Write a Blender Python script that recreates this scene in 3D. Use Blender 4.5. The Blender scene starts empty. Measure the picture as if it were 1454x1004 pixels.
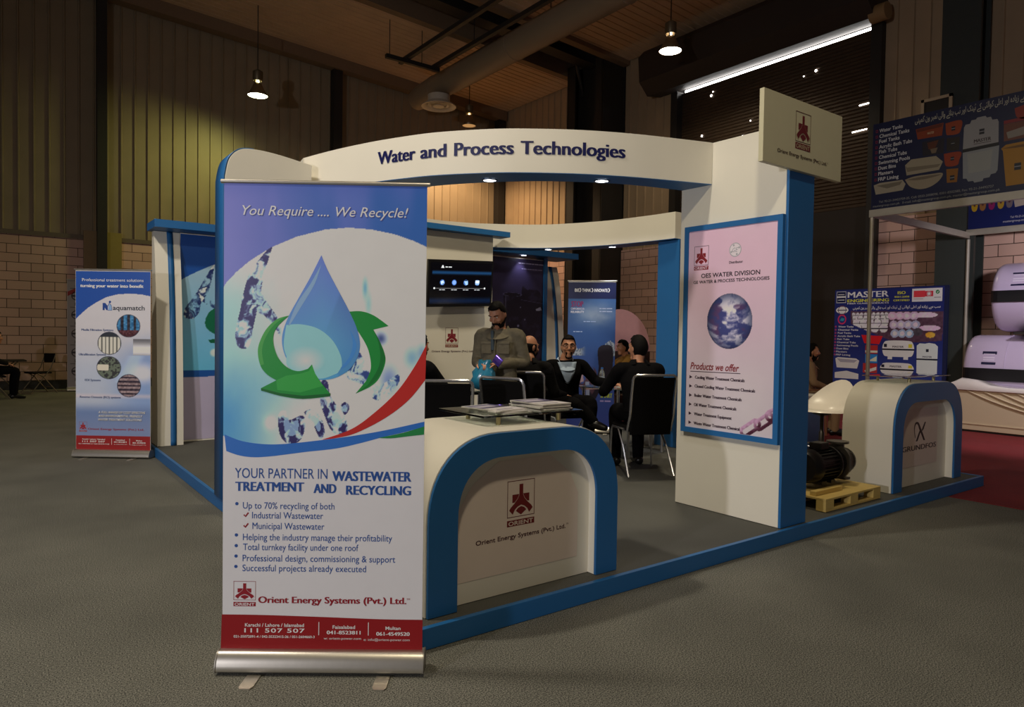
import bpy, bmesh, math, random
import numpy as np
from math import sin, cos, pi, radians
from mathutils import Vector, Matrix
random.seed(7)
SC = bpy.context.scene
COL = SC.collection

# ---------------------------------------------------------------- camera, world, light, exposure
cam_d = bpy.data.cameras.new('camera'); cam = bpy.data.objects.new('camera', cam_d); COL.objects.link(cam)
cam_d.sensor_width = 36; cam_d.lens = 988.245*36/1454; cam_d.clip_end = 200
yaw, pitch, roll = .931069, -.0276977, .0153825
_f = Vector((cos(pitch)*cos(yaw), cos(pitch)*sin(yaw), sin(pitch)))
_r = Vector((sin(yaw), -cos(yaw), 0)); _u = _r.cross(_f)
_r2 = _r*cos(roll)+_u*sin(roll); _u2 = -_r*sin(roll)+_u*cos(roll)
cam.matrix_world = Matrix(((_r2.x,_u2.x,-_f.x,-1.4245),(_r2.y,_u2.y,-_f.y,-2.6938),(_r2.z,_u2.z,-_f.z,1.427),(0,0,0,1)))
SC.camera = cam
SC.view_settings.view_transform = 'Standard'; SC.view_settings.look = 'None'
SC.view_settings.gamma = 1.0; SC.view_settings.exposure = 0.0
w = bpy.data.worlds.new('world'); SC.world = w; w.use_nodes = True
bgn = w.node_tree.nodes['Background']; bgn.inputs[0].default_value = (.88,.78,.74,1); bgn.inputs[1].default_value = 0.052

def lamp_light(name, kind, loc, energy, color, target=None, size=.2, spot=None, blend=.5, parent=None, size_y=None):
    d = bpy.data.lights.new(name, kind); d.energy = energy; d.color = color
    if kind == 'AREA':
        d.size = size
        if size_y: d.shape = 'RECTANGLE'; d.size_y = size_y
    else: d.shadow_soft_size = size
    if kind == 'SPOT': d.spot_size = spot; d.spot_blend = blend
    o = bpy.data.objects.new(name, d); COL.objects.link(o); o.location = loc
    if target is not None:
        o.rotation_euler = (Vector(target)-Vector(loc)).to_track_quat('-Z','Y').to_euler()
    if parent: o.parent = parent
    return o
WARM = (1.0,.87,.62); GREENISH = (.95,1.0,.30); ORANGE = (1.0,.68,.38); COOL = (.98,.95,1.0)
# unseen hall lamps overhead (same kind as the three in view), then an added fill
lamp_light('hall_or_fill_light', 'SPOT', (-1.5,-2.8,6.9), 520, WARM, (1.4,.8,0), .22, radians(125), .8)
lamp_light('hall_or_fill_light', 'SPOT', (-3.0,2.2,7.2), 900, (1.0,.90,.74), (.2,3.4,0), .22, radians(120), .8)
lamp_light('hall_or_fill_light', 'SPOT', (3.9,1.9,7.4), 640, WARM, (3.5,3.3,0), .22, radians(66), .7)  # unseen fill added above the stand to brighten the people inside
# floodlight of the neighbouring stand far to the left
lamp_light('neighbour_floodlight', 'SPOT', (-9,-2.55,2.43), 1000, COOL, (1.0,.4,1.3), .16, radians(130), .7)

# spotlight of the tank stall, under its front beam
lamp_light('stall_spotlight', 'SPOT', (9.0,-.6,3.05), 240, (1.0,.93,.98), (11.6,.6,1.0), .15, radians(125), .6)

# ---------------------------------------------------------------- helpers
def lin(c):
    c = np.asarray(c, float)
    return np.where(c <= .04045, c/12.92, ((c+.055)/1.055)**2.4)
def rgb(r, g, b): return tuple(lin(np.array([r,g,b])/255.))
MATS = {}
def M(name, col, rough=.6, metal=0., noise=.08, scale=14., bump=0., emit=None, estr=0., coat=0., spec=None, trans=0.):
    if name in MATS: return MATS[name]
    m = bpy.data.materials.new(name); m.use_nodes = True; nt = m.node_tree; b = nt.nodes['Principled BSDF']
    b.inputs['Roughness'].default_value = rough; b.inputs['Metallic'].default_value = metal
    if coat: b.inputs['Coat Weight'].default_value = coat
    if spec is not None: b.inputs['Specular IOR Level'].default_value = spec
    if trans: b.inputs['Transmission Weight'].default_value = trans
    tc = nt.nodes.new('ShaderNodeTexCoord'); nz = nt.nodes.new('ShaderNodeTexNoise'); nz.inputs['Scale'].default_value = scale
    nz.inputs['Detail'].default_value = 4
    nt.links.new(tc.outputs['Object'], nz.inputs['Vector'])
    mx = nt.nodes.new('ShaderNodeMix'); mx.data_type = 'RGBA'
    c = np.array(col)
    mx.inputs['A'].default_value = (*np.clip(c*(1-noise),0,1),1); mx.inputs['B'].default_value = (*np.clip(c*(1+noise),0,1),1)
    nt.links.new(nz.outputs['Fac'], mx.inputs['Factor']); nt.links.new(mx.outputs['Result'], b.inputs['Base Color'])
    if bump:
        bp = nt.nodes.new('ShaderNodeBump'); bp.inputs['Strength'].default_value = bump; bp.inputs['Distance'].default_value = .01
        nt.links.new(nz.outputs['Fac'], bp.inputs['Height']); nt.links.new(bp.outputs['Normal'], b.inputs['Normal'])
    if emit is not None:
        b.inputs['Emission Color'].default_value = (*emit,1); b.inputs['Emission Strength'].default_value = estr
    MATS[name] = m; return m
def ink(name, rough=.4, emit=0., coat=0.):
    """print ink: base colour read from the mesh's colour attribute, broken by a fine paper grain"""
    if name in MATS: return MATS[name]
    m = bpy.data.materials.new(name); m.use_nodes = True; nt = m.node_tree; b = nt.nodes['Principled BSDF']
    b.inputs['Roughness'].default_value = rough
    if coat: b.inputs['Coat Weight'].default_value = coat; b.inputs['Coat Roughness'].default_value = .12
    a = nt.nodes.new('ShaderNodeAttribute'); a.attribute_name = 'Col'
    nz = nt.nodes.new('ShaderNodeTexNoise'); nz.inputs['Scale'].default_value = 9
    tc = nt.nodes.new('ShaderNodeTexCoord'); nt.links.new(tc.outputs['Object'], nz.inputs['Vector'])
    mr = nt.nodes.new('ShaderNodeMapRange'); mr.inputs['To Min'].default_value = .97; mr.inputs['To Max'].default_value = 1.03
    nt.links.new(nz.outputs['Fac'], mr.inputs['Value'])
    mx = nt.nodes.new('ShaderNodeVectorMath'); mx.operation = 'SCALE'
    nt.links.new(a.outputs['Color'], mx.inputs[0]); nt.links.new(mr.outputs['Result'], mx.inputs['Scale'])
    nt.links.new(mx.outputs['Vector'], b.inputs['Base Color'])
    if emit:
        nt.links.new(a.outputs['Color'], b.inputs['Emission Color']); b.inputs['Emission Strength'].default_value = emit
    MATS[name] = m; return m

def thing(name, label, cat, loc=(0,0,0), rz=0., group=None):
    o = bpy.data.objects.new(name, None); COL.objects.link(o); o.empty_display_size = .1
    o.location = loc; o.rotation_euler = (0,0,rz); o['label'] = label; o['category'] = cat
    if group: o['group'] = group
    return o
def tag(o, label, cat, group=None, kind=None):
    o['label'] = label; o['category'] = cat
    if group: o['group'] = group
    if kind: o['kind'] = kind
    return o
def struct(o, label, cat): return tag(o, label, cat, kind='structure')
def copy_tree(o, parent=None):
    c = o.copy(); COL.objects.link(c)
    if parent: c.parent = parent
    for ch in list(o.children): copy_tree(ch, c)
    return c

class MB:
    """collects shapes; build() links them as ONE mesh object"""
    def __init__(s): s.v = []; s.f = []
    def add(s, V, F):
        n = len(s.v); s.v += [tuple(p) for p in V]; s.f += [tuple(i+n for i in f) for f in F]; return s
    def box(s, x0,x1,y0,y1,z0,z1, T=None):
        V = [(x,y,z) for z in (z0,z1) for y in (y0,y1) for x in (x0,x1)]
        if T: V = [T(p) for p in V]
        return s.add(V, [(0,2,3,1),(4,5,7,6),(0,1,5,4),(2,6,7,3),(0,4,6,2),(1,3,7,5)])
    def prism(s, poly, place, d0, d1):
        n = len(poly); V = [place(u,v,d0) for u,v in poly]+[place(u,v,d1) for u,v in poly]
        F = [tuple(range(n))[::-1], tuple(range(n,2*n))]+[(i,(i+1)%n,n+(i+1)%n,n+i) for i in range(n)]
        return s.add(V, F)
    def rings(s, R, cap=True, closed=False):
        n = len(R[0]); V = [p for r in R for p in r]; F = []
        for k in range(len(R)-(0 if closed else 1)):
            a = k*n; b = ((k+1)%len(R))*n
            for i in range(n): F.append((a+i, a+(i+1)%n, b+(i+1)%n, b+i))
        if cap and not closed: F += [tuple(range(n))[::-1], tuple((len(R)-1)*n+i for i in range(n))]
        return s.add(V, F)
    def tube(s, pts, r, n=10, closed=False, cap=True):
        P = [Vector(p) for p in pts]; m = len(P)
        rr = r if isinstance(r,(list,tuple)) else [r]*m
        R = []; prev = None
        for i in range(m):
            if closed: t = (P[(i+1)%m]-P[i-1])
            else: t = P[min(i+1,m-1)]-P[max(i-1,0)]
            t.normalize()
            if prev is None:
                a = Vector((0,0,1)) if abs(t.z) < .9 else Vector((1,0,0)); x = t.cross(a).normalized()
            else: x = (prev-t*prev.dot(t)).normalized()
            prev = x; y = t.cross(x)
            R.append([P[i]+(x*cos(2*pi*k/n)+y*sin(2*pi*k/n))*rr[i] for k in range(n)])
        return s.rings(R, cap, closed)
    def lathe(s, prof, n=24, o=(0,0,0), axis='z', cap=True):
        R = []
        for r,h in prof:
            ring = []
            for k in range(n):
                a = 2*pi*k/n; p = (r*cos(a), r*sin(a), h)
                if axis == 'x': p = (p[2], p[0], p[1])
                if axis == 'y': p = (p[1], p[2], p[0])
                ring.append((p[0]+o[0], p[1]+o[1], p[2]+o[2]))
            R.append(ring)
        return s.rings(R, cap)
    def ball(s, c, r, n=14, m=9, ax=None):
        r = (r,r,r) if not isinstance(r,(tuple,list)) else r
        ax = ax or (Vector((1,0,0)),Vector((0,1,0)),Vector((0,0,1))); c = Vector(c); R = []
        for j in range(1,m):
            t = pi*j/m-pi/2
            R.append([c+ax[0]*(r[0]*cos(t)*cos(2*pi*k/n))+ax[1]*(r[1]*cos(t)*sin(2*pi*k/n))+ax[2]*(r[2]*sin(t)) for k in range(n)])
        return s.rings(R)
    def sheet(s, prof, a0, a1, place):
        """open profile of (u,v) swept from a0 to a1"""
        n = len(prof); V = [place(u,v,a0) for u,v in prof]+[place(u,v,a1) for u,v in prof]
        return s.add(V, [(i,i+1,n+i+1,n+i) for i in range(n-1)])
    def build(s, name, mat, parent=None, smooth=40, bevel=0., fix=True, solid=0.):
        me = bpy.data.meshes.new(name); me.from_pydata([tuple(p) for p in s.v], [], s.f); 
        if fix:
            bm = bmesh.new(); bm.from_mesh(me); bmesh.ops.recalc_face_normals(bm, faces=bm.faces); bm.to_mesh(me); bm.free()
        me.materials.append(mat)
        if smooth:
            me.polygons.foreach_set('use_smooth', [True]*len(me.polygons)); me.set_sharp_from_angle(angle=radians(smooth))
        o = bpy.data.objects.new(name, me); COL.objects.link(o)
        if parent: o.parent = parent
        if solid:
            m = o.modifiers.new('s','SOLIDIFY'); m.thickness = solid; m.offset = 0
        if bevel:
            m = o.modifiers.new('b','BEVEL'); m.width = bevel; m.segments = 2; m.limit_method = 'ANGLE'; m.angle_limit = radians(50)
        return o
def bez(pts, n=8):
    """smooth curve through points (Catmull-Rom)"""
    P = [np.array(p,float) for p in pts]; out = []
    for i in range(len(P)-1):
        p0 = P[max(i-1,0)]; p1 = P[i]; p2 = P[i+1]; p3 = P[min(i+2,len(P)-1)]
        for k in range(n):
            t = k/n; out.append(tuple(.5*((2*p1)+(-p0+p2)*t+(2*p0-5*p1+4*p2-p3)*t*t+(-p0+3*p1-3*p2+p3)*t**3)))
    out.append(tuple(P[-1])); return out
def bezc(pts, n=6):
    P = list(pts); m = len(P); return bez([P[-1]]+P+[P[0],P[1]], n)[n:n*(m+1)]

# ---- lettering
_GL = {}
def glyphs(t, style):
    key = (t,style)
    if key in _GL: return _GL[key]
    c = bpy.data.curves.new('lettering','FONT'); c.body = t; c.size = 1; c.fill_mode = 'FRONT'; c.resolution_u = 3
    if 'b' in style: c.offset = .016
    if 'B' in style: c.offset = 0.
    if 'i' in style: c.shear = .28
    if 's' in style: c.space_character = 1.12
    o = bpy.data.objects.new('lettering', c); COL.objects.link(o)
    bpy.context.view_layer.update()
    me = bpy.data.meshes.new_from_object(o.evaluated_get(bpy.context.evaluated_depsgraph_get()))
    V = np.array([v.co[:2] for v in me.vertices]) if len(me.vertices) else np.zeros((0,2)); F = [tuple(p.vertices) for p in me.polygons]
    bpy.data.objects.remove(o); bpy.data.curves.remove(c); bpy.data.meshes.remove(me)
    if len(V): V[:,0] -= V[:,0].min(); V[:,1] /= .727
    _GL[key] = (V,F); return _GL[key]
class Print:
    """flat printed artwork: polygons and letters with their own ink colours, one mesh"""
    def __init__(s, place, gain=1., usc=1.): s.place = place; s.g = gain; s.usc = usc; s.v = []; s.f = []; s.c = []
    def _col(s, c): return np.clip(lin(np.array(c)/255.)*s.g, 0, .9)
    def tri(s, V, F, col, layer):
        n = len(s.v); s.v += [s.place(u,v,.0006*layer) for u,v in V]; s.f += [tuple(i+n for i in f) for f in F]
        cc = np.asarray(col,float)
        s.c += [s._col(cc) for _ in V] if cc.ndim == 1 else [s._col(x) for x in cc]
    def poly(s, pts, col, layer=1): s.tri(pts, [tuple(range(len(pts)))], col, layer)
    def rect(s, u0,v0,u1,v1, col, layer=1): s.poly([(u0,v0),(u1,v0),(u1,v1),(u0,v1)], col, layer)
    def disc(s, u,v,r, col, layer=1, ry=None, n=28): s.poly([(u+r*cos(2*pi*k/n), v+(ry or r)*sin(2*pi*k/n)) for k in range(n)], col, layer)
    def ring(s, u,v,r,wd, col, layer=1, n=32):
        V = [(u+q*cos(2*pi*k/n), v+q*sin(2*pi*k/n)) for q in (r,r-wd) for k in range(n)]
        s.tri(V, [(k,(k+1)%n,n+(k+1)%n,n+k) for k in range(n)], col, layer)
    def line(s, pts, wd, col, layer=1):
        P = [np.array(p,float) for p in pts]; V = []
        for i,p in enumerate(P):
            t = P[min(i+1,len(P)-1)]-P[max(i-1,0)]; t /= np.linalg.norm(t)+1e-9; nn = np.array([-t[1],t[0]])*wd/2
            V += [tuple(p+nn), tuple(p-nn)]
        s.tri(V, [(2*i,2*i+1,2*i+3,2*i+2) for i in range(len(P)-1)], col, layer)
    def text(s, t, u0, u1, v, cap, style, col, layer=2):
        V,F = glyphs(t, style)
        if not len(V): return
        e = .058*cap*s.usc if 'B' in style else 0.
        k = (u1-u0-2*e)/V[:,0].max()
        for q in ((-e,-e/2,0.,e/2,e) if e else (0.,)): s.tri([(u0+e+q+x*k, v+y*cap) for x,y in V], F, col, layer+(q/e*.08 if e else 0))
    def words(s, u0, u1, v, h, col, layer=2):
        """a line of print too small to read: word-long dashes"""
        u = u0; k = 0
        while u < u1-h:
            l = min(h*(2.2+1.6*((k*7)%3)), u1-u); s.rect(u, v, u+l, v+h*.7, col, layer); u += l+h*.6; k += 1
    def build(s, name, mat, parent=None):
        me = bpy.data.meshes.new(name); me.from_pydata([tuple(p) for p in s.v], [], s.f)
        a = me.color_attributes.new('Col','FLOAT_COLOR','POINT')
        a.data.foreach_set('color', np.c_[np.array(s.c), np.ones(len(s.c))].ravel())
        me.materials.append(mat)
        o = bpy.data.objects.new(name, me); COL.objects.link(o)
        if parent: o.parent = parent
        return o
def orient_logo(p, u0, v0, u1, v1, lab, red=(120,25,30), bg=(200,190,180), black=(60,20,25), layer=1):
    """company emblem in its frame, name plate below; (u0,v1) top left, lab = (v0,v1) of the plate"""
    W = u1-u0; H = v1-v0; t = W*.022
    for r in ((u0,v0,u1,v0+t),(u0,v1-t,u1,v1),(u0,v0,u0+t,v1),(u1-t,v0,u1,v1)): p.rect(*r, black, layer)
    q = lambda x,y: (u0+x*W, v1-y*H)
    p.poly([q(.18,.38),q(.80,.38),q(.80,.60),q(.18,.60)], red, layer)
    legs = [q(.43,.11),q(.57,.11),q(.57,.40),q(.62,.50),q(.74,.62),q(.88,.73),q(.93,.80),q(.80,.92),q(.73,.80),q(.62,.72),q(.5,.68),q(.38,.72),q(.27,.80),q(.20,.92),q(.07,.80),q(.12,.73),q(.26,.62),q(.38,.50),q(.43,.40)]
    big = [((x-(u0+.5*W))*1.09+u0+.5*W, (y-(v1-.5*H))*1.05+v1-.5*H) for x,y in legs]
    p.poly(big, bg, layer+.5); p.poly(legs, red, layer+1)
    p.poly([q(.5,.72),q(.62,.76),q(.69,.83),q(.5,.95),q(.31,.83),q(.38,.76)], red, layer+1)
    p.rect(u0, lab[0], u1, lab[1], red, layer)
    h = lab[1]-lab[0]; p.text('ORIENT', u0+.05*W, u1-.05*W, lab[0]+.16*h, .68*h, 'b', bg, layer+1)

# ---- painted (photographic) prints: a fine grid whose points carry the ink colour
def _h(ix,iy,s): 
    v = np.sin(ix*127.1+iy*311.7+s*74.7)*43758.5453; return v-np.floor(v)
def vn(x,y,s=0):
    ix = np.floor(x); iy = np.floor(y); fx = x-ix; fy = y-iy; fx = fx*fx*(3-2*fx); fy = fy*fy*(3-2*fy)
    return (_h(ix,iy,s)*(1-fx)+_h(ix+1,iy,s)*fx)*(1-fy)+(_h(ix,iy+1,s)*(1-fx)+_h(ix+1,iy+1,s)*fx)*fy
def fbm(x,y,s=0,o=4):
    r = 0; a = .5
    for i in range(o): r = r+a*vn(x*2**i,y*2**i,s+i); a *= .5
    return r
def inside(X,Y,pts):
    r = np.zeros(X.shape,bool); n = len(pts)
    for i in range(n):
        x0,y0 = pts[i]; x1,y1 = pts[(i+1)%n]
        if y0 == y1: continue
        c = ((y0 > Y) != (y1 > Y)) & (X < (x1-x0)*(Y-y0)/(y1-y0)+x0); r ^= c
    return r
def mixc(img, mask, col):
    m = mask.astype(float)[...,None] if mask.ndim == 2 else mask
    return img*(1-m)+np.asarray(col,float)*m
def sstep(a,b,x): t = np.clip((x-a)/(b-a),0,1); return t*t*(3-2*t)
def raster(name, place, u0,u1,v0,v1, nu,nv, img_fn, mat, parent, gain=1., d=.0):
    U,V = np.meshgrid(np.linspace(u0,u1,nu), np.linspace(v0,v1,nv)); 
    c = np.clip(lin(np.clip(img_fn(U,V),0,255)/255.)*gain, 0, .9).reshape(-1,3)
    co = np.array([place(u,v,d) for u,v in zip(U.ravel(),V.ravel())])
    me = bpy.data.meshes.new(name); idx = np.arange(nu*nv).reshape(nv,nu)
    q = np.stack([idx[:-1,:-1],idx[:-1,1:],idx[1:,1:],idx[1:,:-1]],-1).reshape(-1,4)
    me.vertices.add(len(co)); me.vertices.foreach_set('co', co.ravel())
    me.loops.add(q.size); me.loops.foreach_set('vertex_index', q.ravel())
    me.polygons.add(len(q)); me.polygons.foreach_set('loop_start', np.arange(0,q.size,4)); me.update(calc_edges=True)
    a = me.color_attributes.new('Col','FLOAT_COLOR','POINT'); a.data.foreach_set('color', np.c_[c,np.ones(len(c))].ravel())
    me.materials.append(mat); o = bpy.data.objects.new(name, me); COL.objects.link(o)
    if parent: o.parent = parent
    return o

# ---------------------------------------------------------------- materials
CREAM = M('cream_paint', rgb(235,230,216), .45, noise=.03, scale=3)
BLUE = M('blue_paint', rgb(37,105,168), .42, noise=.05, scale=5)
DARKSTEEL = M('dark_steel', rgb(38,34,30), .6, noise=.2)
CHROME = M('chrome', rgb(215,215,220), .22, .92, noise=.03)
ALU = M('brushed_aluminium', rgb(205,200,190), .33, .9, noise=.06, scale=40)
BLACKFAB = M('black_upholstery', rgb(16,15,17), .8, noise=.2, scale=60, bump=.1, spec=.15)
BLACKPL = M('black_plastic', rgb(18,18,20), .35, noise=.1)
INK = ink('printed_vinyl', .36)
INKG = ink('glossy_print', .30, coat=.25)
VINYL = M('white_vinyl_back', rgb(215,212,208), .5, noise=.02)
# ================================================================ THE HALL
XW, YW, XL, YF = 12.26, 16.5, -16., -9.
def carpet(name, c1, c2, sc=260.):
    m = bpy.data.materials.new(name); m.use_nodes = True; nt = m.node_tree; b = nt.nodes['Principled BSDF']; b.inputs['Roughness'].default_value = .95
    tc = nt.nodes.new('ShaderNodeTexCoord')
    n1 = nt.nodes.new('ShaderNodeTexNoise'); n1.inputs['Scale'].default_value = sc; n1.inputs['Detail'].default_value = 2
    n2 = nt.nodes.new('ShaderNodeTexNoise'); n2.inputs['Scale'].default_value = 1.4; n2.inputs['Detail'].default_value = 5
    for n in (n1,n2): nt.links.new(tc.outputs['Object'], n.inputs['Vector'])
    r = nt.nodes.new('ShaderNodeValToRGB'); r.color_ramp.elements[0].position = .36; r.color_ramp.elements[1].position = .66
    r.color_ramp.elements[0].color = (*c1,1); r.color_ramp.elements[1].color = (*c2,1); nt.links.new(n1.outputs['Fac'], r.inputs['Fac'])
    mr = nt.nodes.new('ShaderNodeMapRange'); mr.inputs['From Min'].default_value = .3; mr.inputs['From Max'].default_value = .7; mr.inputs['To Min'].default_value = .82; mr.inputs['To Max'].default_value = 1.15
    nt.links.new(n2.outputs['Fac'], mr.inputs['Value'])
    sc_ = nt.nodes.new('ShaderNodeVectorMath'); sc_.operation = 'SCALE'; nt.links.new(r.outputs['Color'], sc_.inputs[0]); nt.links.new(mr.outputs['Result'], sc_.inputs['Scale'])
    nt.links.new(sc_.outputs['Vector'], b.inputs['Base Color'])
    bp = nt.nodes.new('ShaderNodeBump'); bp.inputs['Strength'].default_value = .12; bp.inputs['Distance'].default_value = .002
    nt.links.new(n1.outputs['Fac'], bp.inputs['Height']); nt.links.new(bp.outputs['Normal'], b.inputs['Normal'])
    return m
GREYC = carpet('grey_carpet', rgb(46,46,42), rgb(136,135,124), 170.)
REDC = carpet('red_carpet', rgb(96,18,24), rgb(140,34,40))
BOOTHC = carpet('charcoal_carpet', rgb(42,42,39), rgb(110,109,102))
struct(MB().box(XL,XW,YF,YW,-.2,0).build('floor', GREYC, smooth=0), 'grey needle-felt carpet covering the hall floor', 'floor')
tag(MB().prism([(5.58,YF),(XW-.02,YF),(XW-.02,7.5),(6.43,7.5),(6.43,-.01),(5.58,-.01)], lambda u,v,a: (u,v,a), 0,.006).build('red_carpet', REDC, smooth=0), 'red carpet laid beside the blue stand under the tank stall', 'carpet')

def blockmat():
    m = bpy.data.materials.new('painted_blockwork'); m.use_nodes = True; nt = m.node_tree; b = nt.nodes['Principled BSDF']; b.inputs['Roughness'].default_value = .85
    tc = nt.nodes.new('ShaderNodeTexCoord'); sp = nt.nodes.new('ShaderNodeSeparateXYZ'); ad = nt.nodes.new('ShaderNodeMath'); cb = nt.nodes.new('ShaderNodeCombineXYZ')
    nt.links.new(tc.outputs['Object'], sp.inputs[0]); nt.links.new(sp.outputs['X'], ad.inputs[0]); nt.links.new(sp.outputs['Y'], ad.inputs[1])
    nt.links.new(ad.outputs[0], cb.inputs['X']); nt.links.new(sp.outputs['Z'], cb.inputs['Y'])
    br = nt.nodes.new('ShaderNodeTexBrick'); br.inputs['Scale'].default_value = 1; br.inputs['Brick Width'].default_value = .45; br.inputs['Row Height'].default_value = .205
    br.inputs['Mortar Size'].default_value = .007; br.inputs['Mortar Smooth'].default_value = .2
    br.inputs['Color1'].default_value = (*rgb(220,180,164),1); br.inputs['Color2'].default_value = (*rgb(200,162,146),1); br.inputs['Mortar'].default_value = (*rgb(78,58,48),1)
    nt.links.new(cb.outputs[0], br.inputs['Vector']); nt.links.new(br.outputs['Color'], b.inputs['Base Color'])
    bp = nt.nodes.new('ShaderNodeBump'); bp.inputs['Strength'].default_value = .6; bp.inputs['Distance'].default_value = .01; bp.invert = True
    nt.links.new(br.outputs['Fac'], bp.inputs['Height']); nt.links.new(bp.outputs['Normal'], b.inputs['Normal'])
    return m
BLOCK = blockmat()
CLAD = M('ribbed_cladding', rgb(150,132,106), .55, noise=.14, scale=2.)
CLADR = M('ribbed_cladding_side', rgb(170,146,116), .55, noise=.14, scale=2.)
ROOFM = M('roof_decking', rgb(205,172,138), .6, noise=.15, scale=2.)
def ztop(x): return 8.8+.055*(XW-x)
def ribs(a0, a1, pitch=.29, d=.035):
    """trapezoid rib profile along a wall: (along, depth)"""
    P = []; a = a0
    while a < a1:
        P += [(a,0),(a+pitch*.72,0),(a+pitch*.76,d),(a+pitch*.84,d),(a+pitch*.88,0)]; a += pitch
    return [(min(x,a1),y) for x,y in P]+[(a1,0)]
# back wall (behind the stand) : blockwork below, ribbed sheets above
wb = MB().box(XL,XW,YW,YW+.25,0,3.6).build('wall_back', BLOCK, smooth=0); struct(wb,'long wall of painted concrete blocks under ribbed sheeting','wall')
m = MB(); P = ribs(XL, XW); n = len(P)
m.add([(x,YW+.06-d,3.55) for x,d in P]+[(x,YW+.06-d,ztop(x)+.3) for x,d in P], [(i,i+1,n+i+1,n+i) for i in range(n-1)])
m.build('ribbed_sheeting', CLAD, wb, smooth=0)
MB().box(XL,XW,YW-.02,YW+.05,3.5,3.6).build('drip_flashing', M('flashing', rgb(110,96,80), .5), wb, smooth=0)
struct(MB().box(XL,XW,YW-.03,YW,0,.2).build('baseboard_back', DARKSTEEL, smooth=0),'dark painted base strip along the block wall','baseboard')
# side wall with the roller shutter
wr = MB().box(XW,XW+.25,YF,4.1,0,3.75).box(XW,XW+.25,8.92,10.8,0,3.75).box(XW,XW+.25,12.4,YW,0,3.75).build('wall_right', BLOCK, smooth=0)
struct(wr,'side wall of painted blocks with ribbed sheeting around the roller shutter','wall')
for (a,b,z0) in ((YF,4.1,3.7),(8.92,10.8,3.7),(12.4,YW,3.7),(4.1,8.92,8.3)):
    P = ribs(a,b,.29); n = len(P); m = MB()
    m.add([(XW+.06-d,y,z0) for y,d in P]+[(XW+.06-d,y,8.95) for y,d in P], [(i,i+1,n+i+1,n+i) for i in range(n-1)])
    m.build('ribbed_sheeting', CLADR, wr, smooth=0)
MB().box(XW+.7,XW+.8,10.6,12.6,0,9).build('recess_back', M('dark_recess', rgb(26,21,17), .9), wr, smooth=0)
# roller shutter
SHUT = M('shutter_slats', rgb(74,58,44), .5, .3, noise=.25, scale=6)
m = MB(); n = 100; P = []
for k in range(n):
    z = k*.075; P += [(0,z),(.018,z+.018),(.018,z+.055),(0,z+.0745)]
P = [p for p in P if 4.05 <= p[1] <= 7.48]
m.sheet(P, 4.12, 8.9, lambda u,v,a: (XW+.12-u,a,v))
dr = m.build('door_1', SHUT, smooth=0); struct(dr,'dark ribbed steel roller shutter with daylight along its top','door')
MB().box(XW+.11,XW+.14,4.12,8.9,0,4.08).build('lower_panel', M('dark_door', rgb(40,31,25), .7, noise=.15, scale=2), dr, smooth=0)
MB().box(XW-.10,XW+.2,8.88,9.08,0,7.5).build('guide_rail', DARKSTEEL, dr, smooth=0)
MB().box(XW-.10,XW+.2,3.92,4.13,0,7.5).build('guide_rail', DARKSTEEL, dr, smooth=0)
m = MB(); prof = [(0,7.56),(.55,7.47),(.85,7.75),(.9,8.35),(.7,8.55),(0,8.55)]
m.prism([(u,v) for u,v in prof], lambda u,v,a: (XW+.1-u, a, v), 3.9, 9.55); m.build('shutter_hood', M('hood_steel', rgb(46,36,30), .6), dr, smooth=0)
m = MB().lathe([(.16,-.05),(.16,.25),(.1,.27)], 18, (XW-.35,3.75,7.55), 'y'); m.build('drive_motor', M('motor_cream', rgb(150,120,80), .5), dr)
DAY = M('daylight', (1,.97,.93), emit=(1,.97,.93), estr=9.)
gap = MB().add([(XW+.2,4.13,7.36),(XW+.2,8.88,7.36),(XW+.2,8.88,7.58),(XW+.2,4.13,7.58)], [(0,1,2,3)])
for (y,z) in ((5.35,7.02),(5.62,6.98),(7.95,7.28),(8.0,7.2),(8.25,6.3),(8.5,6.12),(7.1,6.05),(6.9,6.35),(8.6,5.9)):
    r = .016 if y not in (8.0,5.35,8.25) else .028
    gap.add([(XW+.088,y+r*cos(k*pi/3),z+r*sin(k*pi/3)) for k in range(6)], [tuple(range(6))])
for (y,z,l) in ((4.28,6.05,.28),(4.4,5.55,.3)): gap.add([(XW+.09,y-l/2,z+.006),(XW+.09,y+l/2,z+.0),(XW+.09,y+l/2,z+.022),(XW+.09,y-l/2,z+.028)],[(0,1,2,3)])
struct(gap.build('window_1', DAY, smooth=0, fix=False),'strip of white daylight above the roller shutter with pinholes','window')
# steel columns and rafter
m = MB()
for y in (10.85,12.25): m.box(XW-.75,XW+.2,y-.02,y+.02,0,8.9)
m.box(XW-.42,XW-.38,10.85,12.25,0,8.9); m.box(XW-.75,XW-.72,10.85,11.15,0,8.9); m.box(XW-.75,XW-.72,11.95,12.25,0,8.9)
struct(m.build('column_1', DARKSTEEL, smooth=0),'wide dark steel column standing against the side wall','column')
GREENST = M('green_grey_steel', rgb(52,58,56), .55, noise=.1)
m = MB().box(XW-.45,XW-.38,2.12,2.72,0,8.9).box(XW-.38,XW,2.40,2.44,0,8.9).box(XW-.06,XW-.02,2.12,2.72,0,8.9)
struct(m.build('column_2', GREENST, smooth=0),'green-grey steel column behind the tank stall','column')
struct(MB().box(.52,.72,YW-.28,YW-.02,0,9.3).build('column_3', DARKSTEEL, smooth=0),'dark steel column on the block wall behind the left banner','column')
struct(MB().box(.26,.52,YW-.12,YW-.02,0,3.7).build('trim_1', M('pale_render', rgb(150,126,92), .8), smooth=0),'pale rendered pier left of the dark column','pier')
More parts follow.
